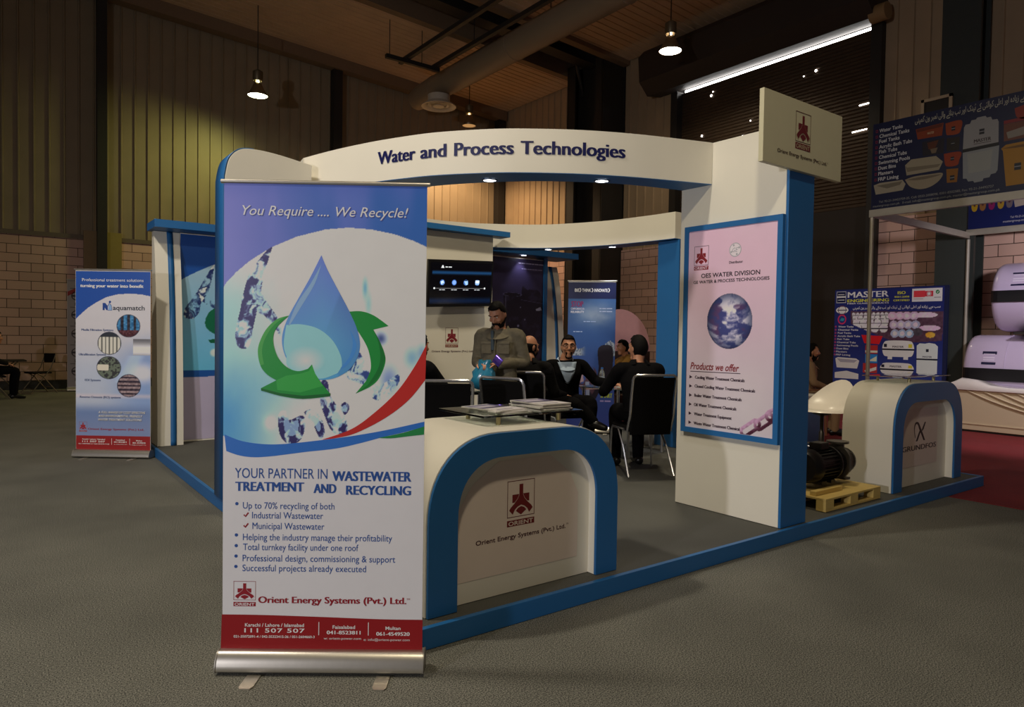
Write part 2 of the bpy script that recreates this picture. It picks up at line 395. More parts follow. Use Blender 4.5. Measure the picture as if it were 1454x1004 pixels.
struct(MB().box(.72,1.04,YW-.12,YW-.02,0,3.7).build('trim_2', M('olive_render', rgb(150,132,70), .8), smooth=0),'olive rendered pier right of the dark column','pier')
struct(MB().box(6.28,6.54,YW-.25,YW-.02,0,9.).build('column_4', DARKSTEEL, smooth=0),'thin dark steel column in the middle of the ribbed wall','column')
struct(MB().box(XW-.28,XW-.02,YW-.28,YW-.02,0,8.8).build('column_5', DARKSTEEL, smooth=0),'dark steel column in the far corner of the hall','column')
# ceiling : decking panels with an open dark bay over the rafter
m = MB()
def deck(y0,y1):
    P = ribs(y0,y1,.22,-.035); n = len(P)
    m.add([(XL,y,ztop(XL)-d) for y,d in P]+[(XW,y,ztop(XW)-d) for y,d in P], [(i,i+1,n+i+1,n+i) for i in range(n-1)])
deck(12.5,YW); deck(YF,10.7)
ce = m.build('ceiling', ROOFM, smooth=0); struct(ce,'sloping profiled metal ceiling of the hall','ceiling')
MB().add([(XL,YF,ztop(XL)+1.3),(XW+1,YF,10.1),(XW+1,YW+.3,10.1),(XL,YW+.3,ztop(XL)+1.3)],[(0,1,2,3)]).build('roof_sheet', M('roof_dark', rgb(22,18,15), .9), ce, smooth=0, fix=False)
m = MB()
for y in (10.62,12.38):
    m.add([(x,yy,z) for x,zo in ((XL,ztop(XL)),(XW,8.8)) for yy in (y,y+.22) for z in (zo-.12,zo+.3)], [(0,1,3,2),(4,6,7,5),(0,4,5,1),(2,3,7,6),(0,2,6,4),(1,5,7,3)])
m.build('edge_beam', M('beam_paint', rgb(128,104,80), .6), ce, smooth=0)
m = MB().add([(x,yy,z) for x,zo in ((XL,ztop(XL)),(XW,8.8)) for yy in (YW-.35,YW-.03) for z in (zo-.3,zo+.05)], [(0,1,3,2),(4,6,7,5),(0,4,5,1),(2,3,7,6),(0,2,6,4),(1,5,7,3)])
m.build('eave_beam', M('beam_paint', rgb(128,104,80), .6), ce, smooth=0)
m = MB()
for s in (0,1):
    zz = (-.05,-.0) if s == 0 else (.75,.8)
    m.add([(x,yy,zo+z) for x,zo in ((XL,ztop(XL)),(XW-.2,8.8)) for yy in (11.35,11.75) for z in zz], [(0,1,3,2),(4,6,7,5),(0,4,5,1),(2,3,7,6),(0,2,6,4),(1,5,7,3)])
m.tube([(9.2,11.1,8.82),(12.2,11.5,9.4)],.05,8); m.tube([(10.9,11.5,9.5),(12.2,12.2,7.7)],.05,8)
m.add([(x,11.55+e,zo+z) for x,zo in ((XL,ztop(XL)),(XW-.2,8.8)) for e in (-.01,.01) for z in (0,.8)], [(0,1,3,2),(4,6,7,5),(0,4,5,1),(2,3,7,6),(0,2,6,4),(1,5,7,3)])
struct(m.build('trim_3', DARKSTEEL, smooth=0),'dark steel roof rafter in the open bay of the ceiling','rafter')
# air duct with its round diffuser
DUCT = M('duct_paint', rgb(140,122,100), .5, noise=.08, scale=2)
dz = 8.2
d = thing('air_duct','large round ventilation duct running under the ceiling','air duct',(8.42,7,dz))
m = MB().tube([(0,-16,0),(0,7.4,0),(0,8.0,-.02),(0,8.35,-.05)],[.33,.33,.32,.28],26); m.build('duct_run', DUCT, d)
m = MB()
for y in (-4,0,3.6,7.2): MB().lathe([(.332,y-.03),(.345,y),(.332,y+.03)],26,(0,0,0),'y',cap=False).build('joint_band', DUCT, d)
for y in (-3.2,2.3): MB().tube([(0,y,.31),(0,y,.9)],.012,6).build('hanger_rod', DARKSTEEL, d)
DIF = M('diffuser_white', rgb(205,196,178), .5)
a = thing('air_diffuser','round white air diffuser under the end of the duct','air diffuser',(8.25,13.8,7.545))
MB().lathe([(.30,.30),(.30,.12),(.33,.1)],26).build('neck', DIF, a)
MB().lathe([(.30,.13),(.46,.03),(.47,0),(.44,.0),(.33,.06),(.30,.1)],28,cap=False).build('outer_cone', DIF, a)
MB().lathe([(.12,.04),(.15,.02),(.15,0),(.02,-.01)],22).lathe([(.25,.06),(.30,.03),(.27,.02),(.22,.05)],26,cap=False).build('inner_cone', DIF, a)
# cable trays
t = thing('cable_tray','pair of dark cable trays with a cross bar hung beside the duct','cable tray',(6.9,10,8.25))
MB().box(-.05,.05,-18,3.45,0,.1).build('tray', DARKSTEEL, t, smooth=0); MB().box(.78,.88,-18,3.2,0,.1).build('tray', DARKSTEEL, t, smooth=0)
MB().box(-.6,.9,3.0,3.1,-.1,0).build('cross_bar', DARKSTEEL, t, smooth=0)
for x,y in ((-.5,3.05),(.4,3.05),(.83,1.3),(0,-2)): MB().tube([(x,y,0),(x,y,.85)],.01,6).build('hanger_rod', DARKSTEEL, t)
# high-bay lamps
LG = M('lamp_lens_green', (1,1,.8), emit=(.95,1,.62), estr=14); LW = M('lamp_lens_warm', (1,.95,.85), emit=(1,.86,.68), estr=16); LO = M('lamp_lens_dim', (1,.8,.5), emit=(1,.62,.25), estr=5)
HOUS = M('lamp_housing', rgb(120,105,80), .4, .6)
def highbay(loc, label, lens, color, energy, aim, r=.24, drop=1.2, spot=150, blend=.4):
    t = thing('high_bay_lamp', label, 'lamp', loc, 0, 'high bay lamps under the roof')
    MB().tube([(0,0,.62),(0,0,.62+drop)],.012,6).build('cord', DARKSTEEL, t)
    MB().lathe([(.06,.62),(.12,.58),(.12,.40),(.10,.36)],18).build('gear_housing', HOUS, t)
    for k in range(4): a = k*pi/2+.4; MB().box(-.012,.012,-.006,.006,.2,.38, T=lambda p: (p[0]+.085*cos(a), p[1]+.085*sin(a), p[2])).build('bracket', HOUS, t)
    MB().lathe([(.09,.30),(.11,.24),(r*.72,.12),(r,.0)],24,cap=False).build('reflector', M('spun_reflector', rgb(150,130,100), .35, .7), t, solid=.006)
    MB().lathe([(.03,.36),(.035,.28),(.03,.22)],12).build('lamp_holder', lens, t)
    MB().lathe([(.02,.005),(r*.95,.015),(r*.95,.012),(.02,-.012)],24).build('lens', lens if lens is not LO else M('lens_amber', (.5,.3,.15), emit=(1,.55,.2), estr=.35), t)
    lamp_light('lamp_light','SPOT',(loc[0],loc[1],loc[2]-.05),energy,color,aim,.2,radians(spot),blend)
    return t
highbay((3.72,14.7,7.10),'green-glowing high bay lamp hanging before the left ribbed wall',LG,GREENISH,330,(.8,16.0,.5),drop=2.05,blend=1.)
highbay((10,7.25,7.42),'warm white high bay lamp hanging left of the shutter',LW,WARM,160,(10.6,7.3,0),drop=1.4)
highbay((9.75,14.6,7.5),'dim orange high bay lamp hanging in the far corner beside the diffuser',LO,ORANGE,1050,(9.4,15.9,0),r=.2,drop=1.25,spot=150,blend=.5)
# small framed vent on the side wall
v = thing('wall_vent','small pale framed vent high on the wall beside the steel column','vent',(XW-.5,2.75,5.22))
MB().box(-.02,.02,-.25,.25,0,.05).box(-.02,.02,-.25,.25,.4,.45).box(-.02,.02,-.25,-.2,0,.45).box(-.02,.02,.2,.25,0,.45).box(0,.5,-.05,.05,.15,.25).build('vent_frame', M('vent_cream', rgb(190,170,140), .6), v, smooth=0)
MB().box(-.005,.015,-.2,.2,.05,.4).build('vent_grille', DARKSTEEL, v, smooth=0)
# ================================================================ THE BLUE AND CREAM STAND
S = .1; FX, FY = 6.413, 6.45
pl = thing('stand_platform','low stand platform with charcoal carpet and blue skirting boards','platform',(0,0,0))
MB().box(.03,FX-.03,.03,FY-.03,0.002,S-.004).build('deck', BOOTHC, pl, smooth=0)
MB().box(0,FX,0,.03,.002,S).build('skirting_board', BLUE, pl, smooth=0, bevel=.002)
MB().box(0,.03,.03,FY,.002,S).build('skirting_board', BLUE, pl, smooth=0, bevel=.002)
MB().box(FX-.03,FX,.03,FY,.002,S).build('skirting_board', BLUE, pl, smooth=0, bevel=.002)
MB().box(.03,FX-.03,FY-.03,FY,.002,S).build('skirting_board', BLUE, pl, smooth=0, bevel=.002)
# right display column
c = thing('display_column','tall cream column with a blue front edge carrying the framed poster','column',(2.966,.044,S))
MB().box(.0,.30,.02,.935,0,2.805).build('column_body', CREAM, c, smooth=0, bevel=.003)
MB().box(.002,.318,0,.02,0,2.80).build('blue_edge', BLUE, c, smooth=0, bevel=.002)
# left display column (rounded top)
c = thing('display_column','cream column with rounded top and blue side behind the big banner','column',(0,2.937,S))
top = bez([(0,2.5),(.03,2.64),(.10,2.72),(.2,2.744),(.37,2.738),(.60,2.705),(.68,2.69)],6)
poly = [(0,0)]+top+[(.68,2.45),(.42,2.2),(.36,1.2),(.36,0)]
MB().prism(poly, lambda u,v,a: (u,a,v), 0, .25).build('column_body', CREAM, c, smooth=0, bevel=.002)
e = [(u-.004,v) for u,v in [(0,0)]+top[:20]]
MB().sheet([(u,v+.003) for u,v in e], .004, .25, lambda u,v,a: (u-.004,a,v)).build('blue_edge', BLUE, c, solid=.006)
# rear column
c = thing('display_column','blue sided column at the back of the stand behind the seated man','column',(5.1,2.78,S))
MB().box(0,.02,0,.33,0,2.48).build('blue_edge', BLUE, c, smooth=0); MB().box(.02,.9,0,.33,0,2.48).build('column_body', CREAM, c, smooth=0)

# round header ring
cx, cy = 3.406, 3.359
outer = [(2.962,.688),(2.667,.785),(2.332,.905),(1.997,1.066),(1.702,1.262),(1.467,1.463),(1.197,1.797),(1.024,2.135),(.903,2.441),(.792,2.808),(.705,3.187)]
inner = [(2.962,.972),(2.656,1.045),(2.321,1.167),(1.95,1.400),(1.70,1.640),(1.48,1.93),(1.30,2.26),(1.17,2.55),(1.06,2.85),(.985,3.187)]
h = thing('header_ring','curved cream fascia with blue soffit spanning the front of the stand','header',(0,0,0))
def band(out, inn, z0, z1):
    A = bez(out,8); B = bez(inn,8); k = len(A); B = [tuple(np.array(B[0])+(0,0))]+[B[int(round(i*(len(B)-1)/(k-1)))] for i in range(1,k)]
    R = [[(a[0],a[1],z0),(a[0],a[1],z1),(b[0],b[1],z1),(b[0],b[1],z0)] for a,b in zip(A,B)]
    return MB().rings(R)
band(outer,inner,2.592,2.905).build('fascia', CREAM, h, smooth=30)
band(outer,inner,2.588,2.593).build('soffit', BLUE, h, smooth=30)
# header lettering follows the curve
_oc = np.array(bez(outer,8)); _oa = np.arctan2(_oc[:,1]-cy,_oc[:,0]-cx); _oa[_oa > 0] -= 2*pi; _or = np.hypot(_oc[:,0]-cx,_oc[:,1]-cy); _ix = np.argsort(_oa)
def onfascia(u,v,d):
    r = float(np.interp(u,_oa[_ix],_or[_ix]))+.003+d; return (cx+r*cos(u), cy+r*sin(u), v)
pr = Print(onfascia, 1., 1/2.69)
NAVY = (24,28,86)
for t,u0,u1 in (('Water',-2.7277,-2.5922),('and',-2.577,-2.4962),('Process',-2.4747,-2.3102),('Technologies',-2.2931,-2.0067)):
    pr.text(t,u0,u1,2.722,.100,'B',NAVY)
pr.build('lettering', INK, h)
b_out = [(.70,3.19),(.86,3.9),(1.3,4.7),(2.1,5.35),(3.0,5.50),(3.55,5.47),(4.08,5.26),(4.72,4.76),(5.13,4.02),(5.28,3.3),(5.33,2.80)]
b_in = [(.985,3.19),(1.12,3.85),(1.5,4.52),(2.2,5.07),(3.0,5.23),(3.5,5.20),(3.94,5.02),(4.51,4.58),(4.87,3.90),(5.0,3.25),(5.04,2.80)]
hb = thing('header_ring','rear half of the curved cream ring under the ribbed wall','header',(0,0,0))
band(b_out,b_in,2.592,2.905).build('fascia', CREAM, hb, smooth=30); band(b_out,b_in,2.588,2.593).build('soffit', BLUE, hb, smooth=30)
# recessed downlights
DL = M('downlight_lens', (1,1,1), emit=(.92,.96,1), estr=9)
def downlight(loc, label, en, aim=None):
    t = thing('recessed_downlight', label, 'downlight', loc, 0, 'downlights of the stand')
    MB().lathe([(.062,-.001),(.062,-.006),(.05,-.008),(.048,-.002)],24,cap=False).build('trim_ring', M('downlight_trim', rgb(90,100,115), .3, .8), t)
    MB().lathe([(.01,-.003),(.048,-.003),(.048,-.0015),(.01,-.0015)],20).build('lens', DL, t)
    a = aim or (loc[0],loc[1],0)
    lamp_light('downlight_beam','SPOT',(loc[0],loc[1],loc[2]-.03),en,(.93,.95,1.0),a,.04,radians(85),.7)
downlight((1.58,1.66,2.588),'left downlight in the front blue soffit',16)
downlight((2.235,1.13,2.588),'right downlight in the front blue soffit',16)
downlight((4.62,4.64,2.588),'left downlight in the soffit of the rear ring',26)
downlight((5.06,3.86,2.588),'right downlight in the soffit of the rear ring',26)

# framed poster on the column
def rel(t, place): 
    L = tuple(t.location); return lambda u,v,d: tuple(a-b for a,b in zip(place(u,v,d), L))
fp = thing('framed_poster','lilac poster with a globe in a blue frame on the cream column','poster',(2.966,.487,.684))
m = MB()
for (a,b,z0,z1) in ((.062,.912,.684,.724),(.062,.912,2.245,2.285),(.062,.102,.724,2.245),(.872,.912,.724,2.245)):
    m.box(-.034,-.001,a-.487,b-.487,z0-.684,z1-.684)
m.build('frame', BLUE, fp, smooth=0)
pp = rel(fp, lambda u,v,d: (2.940-d,-u,v))
MB().box(-.024,-.002,.09-.487,.885-.487,.03,1.58).build('poster_board', VINYL, fp, smooth=0)
def oes(U,V):
    c = np.zeros(U.shape+(3,)); c[:] = (206,184,200)
    t = sstep(.72,2.25,V)[...,None]; c = c*(1-.0*t)+np.array((6,-2,2))*(t-.5)*3
    c = c+(vn(U*3,V*2,4)-.5)[...,None]*np.array((10,16,8))
    # globe
    r = np.hypot((U+.487)/.198,(V-1.548)/.205); g = r < 1
    z = np.sqrt(np.clip(1-r*r,0,1)); x = (U+.487)/.198; y = (V-1.548)/.205
    n = fbm(x*2.2+fbm(x*4,y*4,9)*1.6+5, y*3.2+z*1.2+3, 2, 5)
    oc = np.zeros_like(c); oc[:] = (66,72,132); oc = mixc(oc, sstep(.48,.60,fbm(x*1.6+9,y*1.9+2,21,4))*.8, (104,66,110)); oc = mixc(oc, sstep(.44,.66,n), (226,220,238)); oc = mixc(oc, sstep(.6,1.,r)*.5, (60,80,150))
    oc = oc*(.55+.45*z[...,None]); c = mixc(c, sstep(1.0,.97,r)*1.0, 0*c) if False else np.where(g[...,None], oc, c)
    # chain links lower right
    for (a,b,ang,l,wd) in ((-.285,.778,.62,.085,.030),(-.175,.835,.62,.08,.030),(-.10,.895,.5,.06,.03)):
        dx = (U-a)*cos(ang)+(V-b)*sin(ang); dy = -(U-a)*sin(ang)+(V-b)*cos(ang)
        q = np.hypot(np.maximum(abs(dx)-l+wd,0), dy); ln = (abs(q-wd) < .013)
        sh = sstep(-.04,.04,dy+(vn(U*60,V*60,3)-.5)*.03)[...,None]
        c = np.where((ln & (U < -.100) & (V > .724))[...,None], np.array((70,30,50))*(1-sh)+np.array((190,150,185))*sh, c)
    return c
raster('printed_artwork', pp, -.873,-.101,.724,2.246, 190,376, oes, INKG, fp, gain=1.35)
pr = Print(pp, 1.35); K = (24,20,30); RED = (120,24,36); DK = (40,14,40)
orient_logo(pr, -.819,1.979,-.684,2.126, (1.943,1.973), RED, (206,184,200), DK)
pr.disc(-.447,2.072,.052,(160,158,168)); pr.disc(-.447,2.072,.046,(214,204,214),1.6); pr.text('GE',-.472,-.422,2.055,.034,'i',(150,148,160))
for k in range(4): pr.disc(-.447+.036*cos(k*pi/2+.4),2.072+.036*sin(k*pi/2+.4),.008,(160,158,168),2,n=10)
for row in [('Distributor',-.497,-.379,1.973,.0193,'b',K),('OES WATER DIVISION',-.749,-.235,1.881,.0338,'b',K),('GE WATER & PROCESS TECHNOLOGIES',-.821,-.160,1.839,.0240,'b',K),
  ('Products we offer',-.834,-.390,1.178,.0549,'bi',RED),('Cooling Water Treatment Chemicals',-.787,-.340,1.105,.0247,'B',DK),('Closed Cooling Water Treatment Chemicals',-.788,-.251,1.036,.0245,'B',DK),
  ('Boiler Water Treatment Chemicals',-.789,-.361,.964,.0248,'B',DK),('Oil Water Treatment Chemicals',-.791,-.404,.892,.0248,'B',DK),('Water Treatment Equipment',-.789,-.442,.820,.0249,'B',DK),('Waste Water Treatment Chemical',-.790,-.372,.748,.0247,'B',DK)]: pr.text(*row)
pr.line([(-.833,1.160),(-.378,1.165)],.005,DK)
for k in range(6): z = 1.116-.0712*k; pr.poly([(-.840,z-.014),(-.812,z),(-.840,z+.014)],DK)
pr.build('lettering', INKG, fp)

# sign board on the corner
sb = thing('sign_board','cream sign board with the maroon company emblem on the column corner','sign',(3.085,.02,2.582))
MB().box(-.488,.488,-.012,.022,0,.476).build('board', M('sign_cream', rgb(208,202,170), .5, noise=.03), sb, smooth=0, bevel=.002)
pr = Print(rel(sb, lambda u,v,d: (u,.0065-d,v)), 1.5)
orient_logo(pr, 2.966,2.778,3.152,2.982, (2.728,2.770), (92,28,36), (150,142,116), (74,22,28))
pr.text('Orient Energy Systems (Pvt.) Ltd.',2.756,3.371,2.669,.0246,'b',(50,30,34)); pr.text('TM',3.374,3.388,2.684,.009,'n',(50,30,34))
pr.build('lettering', INK, sb)

# arched reception counters
def arch(x0,x1,zb,zt,rx,rz,n=14,p=2.3):
    P = [(x0,zb)]
    for k in range(n+1):
        a = pi/2*k/n; P.append((x0+rx-rx*cos(a)**(2/p), zt-rz+rz*sin(a)**(2/p)))
    for k in range(n+1):
        a = pi/2*(1-k/n); P.append((x1-rx+rx*cos(a)**(2/p), zt-rz+rz*sin(a)**(2/p)))
    return P+[(x1,zb)]
def counter(label, x0,x1,yf,dep,zt,legw,topw,rec):
    t = thing('reception_counter', label, 'counter', ((x0+x1)/2, yf, S))
    hw = (x1-x0)/2; Z = zt-S
    o = arch(-hw,hw,0,Z,.40,.42); i = arch(-hw+legw,hw-legw,0,Z-topw,.27,.28); U = o+i[::-1]
    MB().prism(U, lambda u,v,a: (u,a,v), 0, .016).build('arch_face', BLUE, t, smooth=30)
    o2 = arch(-hw-.006,hw+.006,0,Z+.006,.405,.425)
    MB().prism(o2+i[::-1], lambda u,v,a: (u,a,v), .017, dep).build('arch_body', CREAM, t, smooth=30)
    fill = arch(-hw+legw-.01,hw-legw+.01,0,Z-topw+.01,.27,.28)
    MB().prism(fill, lambda u,v,a: (u,a,v), rec, rec+.02).build('inner_panel', CREAM, t, smooth=30)
    return t
c1 = counter('near cream counter with blue arch and the maroon emblem, beside the big banner',.18,1.405,.085,.66,.937,.160,.118,.065)
pr = Print(rel(c1, lambda u,v,d: (u,.149-d,v)), 1.5)
pr.poly([(.352,.205),(1.16,.205),(1.16,.56),(1.1,.68),(.96,.785),(.62,.785),(.46,.68),(.352,.52)], (196,182,172), .5)
orient_logo(pr, .675,.484,.853,.674, (.438,.470), (98,22,24), (196,182,172), (84,22,24))
pr.text('Orient Energy Systems (Pvt.) Ltd.',.484,1.072,.376,.0240,'b',(62,20,26)); pr.text('TM',1.076,1.092,.392,.010,'n',(62,20,26))
pr.build('vinyl_sticker', INK, c1)
c2 = counter('far cream counter with blue arch and black pump maker emblem, beside the pallet',4.79,6.185,.122,.46,1.04,.160,.165,.08)
pr = Print(rel(c2, lambda u,v,d: (u,.200-d,v)), 1.5)
pr.poly([(4.96,.27),(5.82,.27),(5.82,.80),(5.2,.80),(5.05,.70),(4.96,.52)], (188,176,168), .5)
pr.text('GRUNDFOS',5.105,5.800,.418,.048,'B',(14,12,18))
X = (14,12,18)
pr.poly(bez([(5.372,.522),(5.346,.600),(5.362,.650),(5.400,.652),(5.44,.60),(5.49,.545),(5.53,.497)],5)+bez([(5.565,.497),(5.52,.555),(5.462,.625),(5.415,.672),(5.355,.672),(5.330,.618),(5.352,.54)],5), X, 1)
pr.poly([(5.545,.668),(5.572,.668),(5.525,.60),(5.500,.585),(5.488,.600)], X, 1); pr.poly([(5.372,.497),(5.408,.497),(5.470,.585),(5.452,.600),(5.425,.570)], X, 1)
pr.build('vinyl_sticker', INK, c2)
# glass shelves on stand-offs
GLASS = M('clear_glass', (.86,.95,.92), .02, trans=1., noise=.01)
BRASS = M('brass_standoff', rgb(190,180,140), .3, .9)
def shelf(label, x0,x1,y0,y1,z0,z1, feet):
    t = thing('glass_shelf', label, 'shelf', ((x0+x1)/2,(y0+y1)/2,z0)); hx = (x1-x0)/2; hy = (y1-y0)/2
    MB().box(-hx,hx,-hy,hy,z1-z0-.01,z1-z0).build('glass_pane', GLASS, t, smooth=0, bevel=.001)
    for (x,y) in feet: MB().lathe([(.013,0),(.013,z1-z0-.0105)],16,(x-(x0+x1)/2,y-(y0+y1)/2,0)).build('standoff', BRASS, t)
shelf('glass shelf with brochures on top of the near arched counter',.60,1.29,.265,.725,.9435,1.0,[(.73,.315),(1.15,.315),(.73,.61),(1.15,.61)])
shelf('empty glass shelf on brass stand-offs on the far arched counter',5.05,6.0,.17,.55,1.0465,1.10,[(5.25,.22),(5.75,.22),(5.25,.50),(5.75,.50)])
# brochures
BRO = ink('brochure_print', .3)
def brochure(x,y,z,rz,label,seed,w=.21,h=.297,grp='brochures on the glass shelf'):
    t = thing('brochure', label, 'brochure', (x,y,z), rz, grp)
    MB().box(-w/2,w/2,-h/2,h/2,0,.0058).build('pages', M('paper_white', rgb(225,222,216), .5), t, smooth=0)
    pr = Print(lambda u,v,d: (u,v,.0060+d), 1.2); rr = random.Random(seed)
    pr.rect(-w/2,-h/2,w/2,h/2,(222,218,222),.2); pr.rect(-w/2,-.02,w/2,h/2-.02,(96,92,130),.6); pr.rect(-w/2+.01,.02,w/2-.05,.09,(196,190,206),1)
    pr.poly([(-w/2,-.02),(w/2,-.02),(w/2,.03),(-.02,.0)],(60,54,92),1.2); pr.rect(-w/2+.02,-.11,w/2-.06,-.095,(120,112,132),1)
    pr.build('cover_print', BRO, t)
for k,(x,y,a,l) in enumerate([(.83,.44,.10,'brochure at the bottom of the left pile on the glass shelf'),(.82,.45,-.06,'brochure in the middle of the left pile on the glass shelf'),(.80,.46,.22,'top brochure of the flat left pile on the glass shelf')]): brochure(x,y,1.0005+.0068*k,a,l,k)
for k in range(6):
    brochure(1.115+.006*math.sin(k*2),.44+.008*cos(k*3),1.0005+.0068*k,.05*math.sin(k*1.7),'%s brochure of the thick right pile on the glass shelf'%('bottom','second','third','fourth','fifth','top')[k],10+k)

# ---- rear backdrop walls
def splash_tex(U,V,s):
    n = fbm(U*16+3*fbm(U*9,V*9,s+5), V*11+3*fbm(V*9,U*9,s+6), s, 4); return n
bw = thing('backdrop_wall','left backdrop wall with the water drop print and blue cap','backdrop wall',(1.4,6.2,S))
MB().box(-1.08,1.3,-.03,.08,0,2.45).build('panel', CREAM, bw, smooth=0)
MB().box(-1.4,1.3,-.34,.14,2.455,2.542).build('blue_cap', BLUE, bw, smooth=0, bevel=.002)
pb = rel(bw, lambda u,v,d: (u,6.166-d,v))
SW = [(.28,1.97),(.335,2.007),(.437,2.072),(.567,2.143),(.706,2.212),(.95,2.29),(1.3,2.33),(1.75,2.28)]
def lw(U,V):
    c = np.zeros(U.shape+(3,)); c[:] = (172,164,190)
    t = np.clip((V-.95)/1.3,0,1)[...,None]; sky = np.array((96,176,222))*(1-t)+np.array((150,178,198))*t
    c = np.where((V > .94)[...,None], sky, c); top = np.interp(U,[p[0] for p in SW],[p[1] for p in SW])
    sp = inside(U,V,bezc([(.699,2.205),(.617,2.083),(.551,1.957),(.470,1.814),(.374,1.671),(.368,1.574),(.455,1.552),(.529,1.624),(.552,1.747),(.634,1.891)],4))
    n = splash_tex(U,V,3); c = mixc(c, sp*sstep(.30,.50,n), (28,44,96)); c = mixc(c, sp*sstep(.53,.62,n), (205,222,236))
    sp2 = inside(U,V,[(.56,1.76),(.73,1.66),(.75,1.72),(.62,1.86)]); c = mixc(c, sp2*sstep(.42,.56,n), (40,60,110))
    c = mixc(c, inside(U,V,bezc([(.80,1.73),(.728,1.701),(.635,1.627),(.595,1.521),(.619,1.433),(.729,1.364),(.9,1.33),(.85,1.5)],4)), (18,98,70))
    c = mixc(c, inside(U,V,[(.629,1.303),(.95,1.36),(.95,1.24),(.652,1.268)]), (16,90,62))
    c = mixc(c, sstep(.06,.03,np.hypot(U-.70,V-1.15)), (200,220,238))
    c = np.where((V > top)[...,None], np.array((22,72,148)), c)
    return np.where(((V > .858+.02*(U-.3)) & (V < .945))[...,None], np.array((28,78,150)), c)
raster('printed_artwork', pb, .322,2.66,.12,2.54, 300,300, lw, INK, bw, gain=1.35)
def fin(x0,x1,label,wallx=None):
    t = thing('bowed_fin', label, 'fin', ((x0+x1)/2,6.0,S)); hw = (x1-x0)/2
    P = bez([(.20,2.45),(.12,2.15),(.03,1.6),(-.02,1.0),(-.05,.45),(-.06,0)],6)
    MB().prism(P+[(.165,0),(.21,2.45)] if False else P+[(.30,0),(.30,2.45)], lambda u,v,a: (a,u,v), -hw,hw).build('fin_body', CREAM, t, smooth=30)
    a = -hw+2*hw*.50; MB().sheet([(u-.003,v) for u,v in P], a, a+.062, lambda u,v,w_: (w_,u,v)).build('blue_stripe', BLUE, t, solid=.006)
    return t
fin(.045,.315,'bowed cream fin with blue stripe at the left end of the stand')
rw = thing('backdrop_wall','right backdrop wall with the dark pump picture and blue cap','backdrop wall',(5.3,6.2,S))
MB().box(-1.35,.35,-.19,.08,0,2.52).build('panel', CREAM, rw, smooth=0)
MB().box(-1.35,.90,-.42,.14,2.555,2.645).build('blue_cap', BLUE, rw, smooth=0, bevel=.002)
MB().box(.352,.42,-.22,.0,0,2.55).build('blue_edge', BLUE, rw, smooth=0)
pq = rel(rw, lambda u,v,d: (u,6.005-d,v))
def pump(U,V):
    c = np.zeros(U.shape+(3,)); t = sstep(1.2,2.6,V)[...,None]; c[:] = np.array((52,46,78))*(1-t)+np.array((46,40,72))*t
    c = mixc(c, sstep(.004,.0,abs(V-2.475)), (78,70,108))
    A = inside(U,V,[(4.87,1.0),(4.866,2.03),(5.22,2.05),(5.241,1.0)]); B = inside(U,V,bezc([(5.217,2.105),(5.324,2.133),(5.54,2.135),(5.63,2.03),(5.68,1.95),(5.68,1.0),(5.25,1.0)],3))
    n = fbm(U*7,V*9,8); dk = np.array((18,13,26))
    c = mixc(c, A|B, dk); c = mixc(c, (A|B)*sstep(.50,.66,n)*.5, (52,46,76))
    r = np.hypot((U-5.04)/.175,(V-2.045)/.028); c = mixc(c, (r < 1)*1., (16,12,22)); c = mixc(c, sstep(.12,.02,abs(r-1))*.8, (104,100,132))
    c = mixc(c, A*sstep(.012,.004,abs(U-4.91))*.5, (120,116,150))
    c = mixc(c, inside(U,V,[(5.505,1.83),(5.60,1.868),(5.63,1.815),(5.52,1.805)]), (170,172,196)); c = mixc(c, B*sstep(.006,.002,abs(V-1.95+.1*(U-5.4))), (70,64,96))
    for (x,z,r0) in ((5.2,1.85,.015),(5.29,1.66,.02),(5.16,1.56,.03)): c = mixc(c, sstep(r0,r0*.3,np.hypot(U-x,V-z)), (120,118,156))
    return c
raster('printed_artwork', pq, 4.0,5.65,.6,2.61, 190,230, pump, INK, rw, gain=1.2)
pr = Print(pq,1.2)
pr.words(5.151,5.645,2.534,.020,(150,146,176)); pr.words(5.210,5.640,2.450,.016,(120,116,150)); pr.build('lettering', INK, rw)
fin(5.735,6.10,'bowed cream fin with blue stripe beside the dark pump picture')
downlight((5.17,5.90,2.654),'downlight under the blue cap above the dark pump picture',7,(5.17,6.03,1.9))
# TV wall
tw = thing('screen_wall','cream wall block with blue cap carrying the television and emblem','screen wall',(3.2,4.85,S))
MB().box(-.92,.615,-.05,.05,0,2.59).build('panel', CREAM, tw, smooth=0, bevel=.002)
MB().box(-.93,.80,-.18,.05,2.592,2.66).build('blue_cap', BLUE, tw, smooth=0, bevel=.002)
MB().box(-.412,-.395,-.058,-.05,0,2.59).build('corner_strip', CREAM, tw, smooth=0)
pr = Print(rel(tw, lambda u,v,d: (u,4.7995-d,v)), 1.5)
orient_logo(pr, 3.108,1.298,3.296,1.498, (1.250,1.286), (110,26,36), (170,160,138), (88,26,34))
pr.text('Orient Energy Systems (Pvt.) Ltd.',2.912,3.53,1.190,.0235,'b',(66,36,46)); pr.build('vinyl_sticker', INK, tw)
tv = thing('television','black flat television tilted on the cream screen wall','television',(3.235,4.665,1.76)); tv.rotation_euler = (radians(8),radians(-2.6),0)
MB().box(-.475,.475,0,.045,0,.575).build('casing', BLACKPL, tv, smooth=0, bevel=.006)
MB().tube([(0,.045,.3),(0,.085,.32),(0,.13,.36)],.03,8).build('wall_bracket', DARKSTEEL, tv)
SCREEN = ink('lit_screen', .12, 1.15)
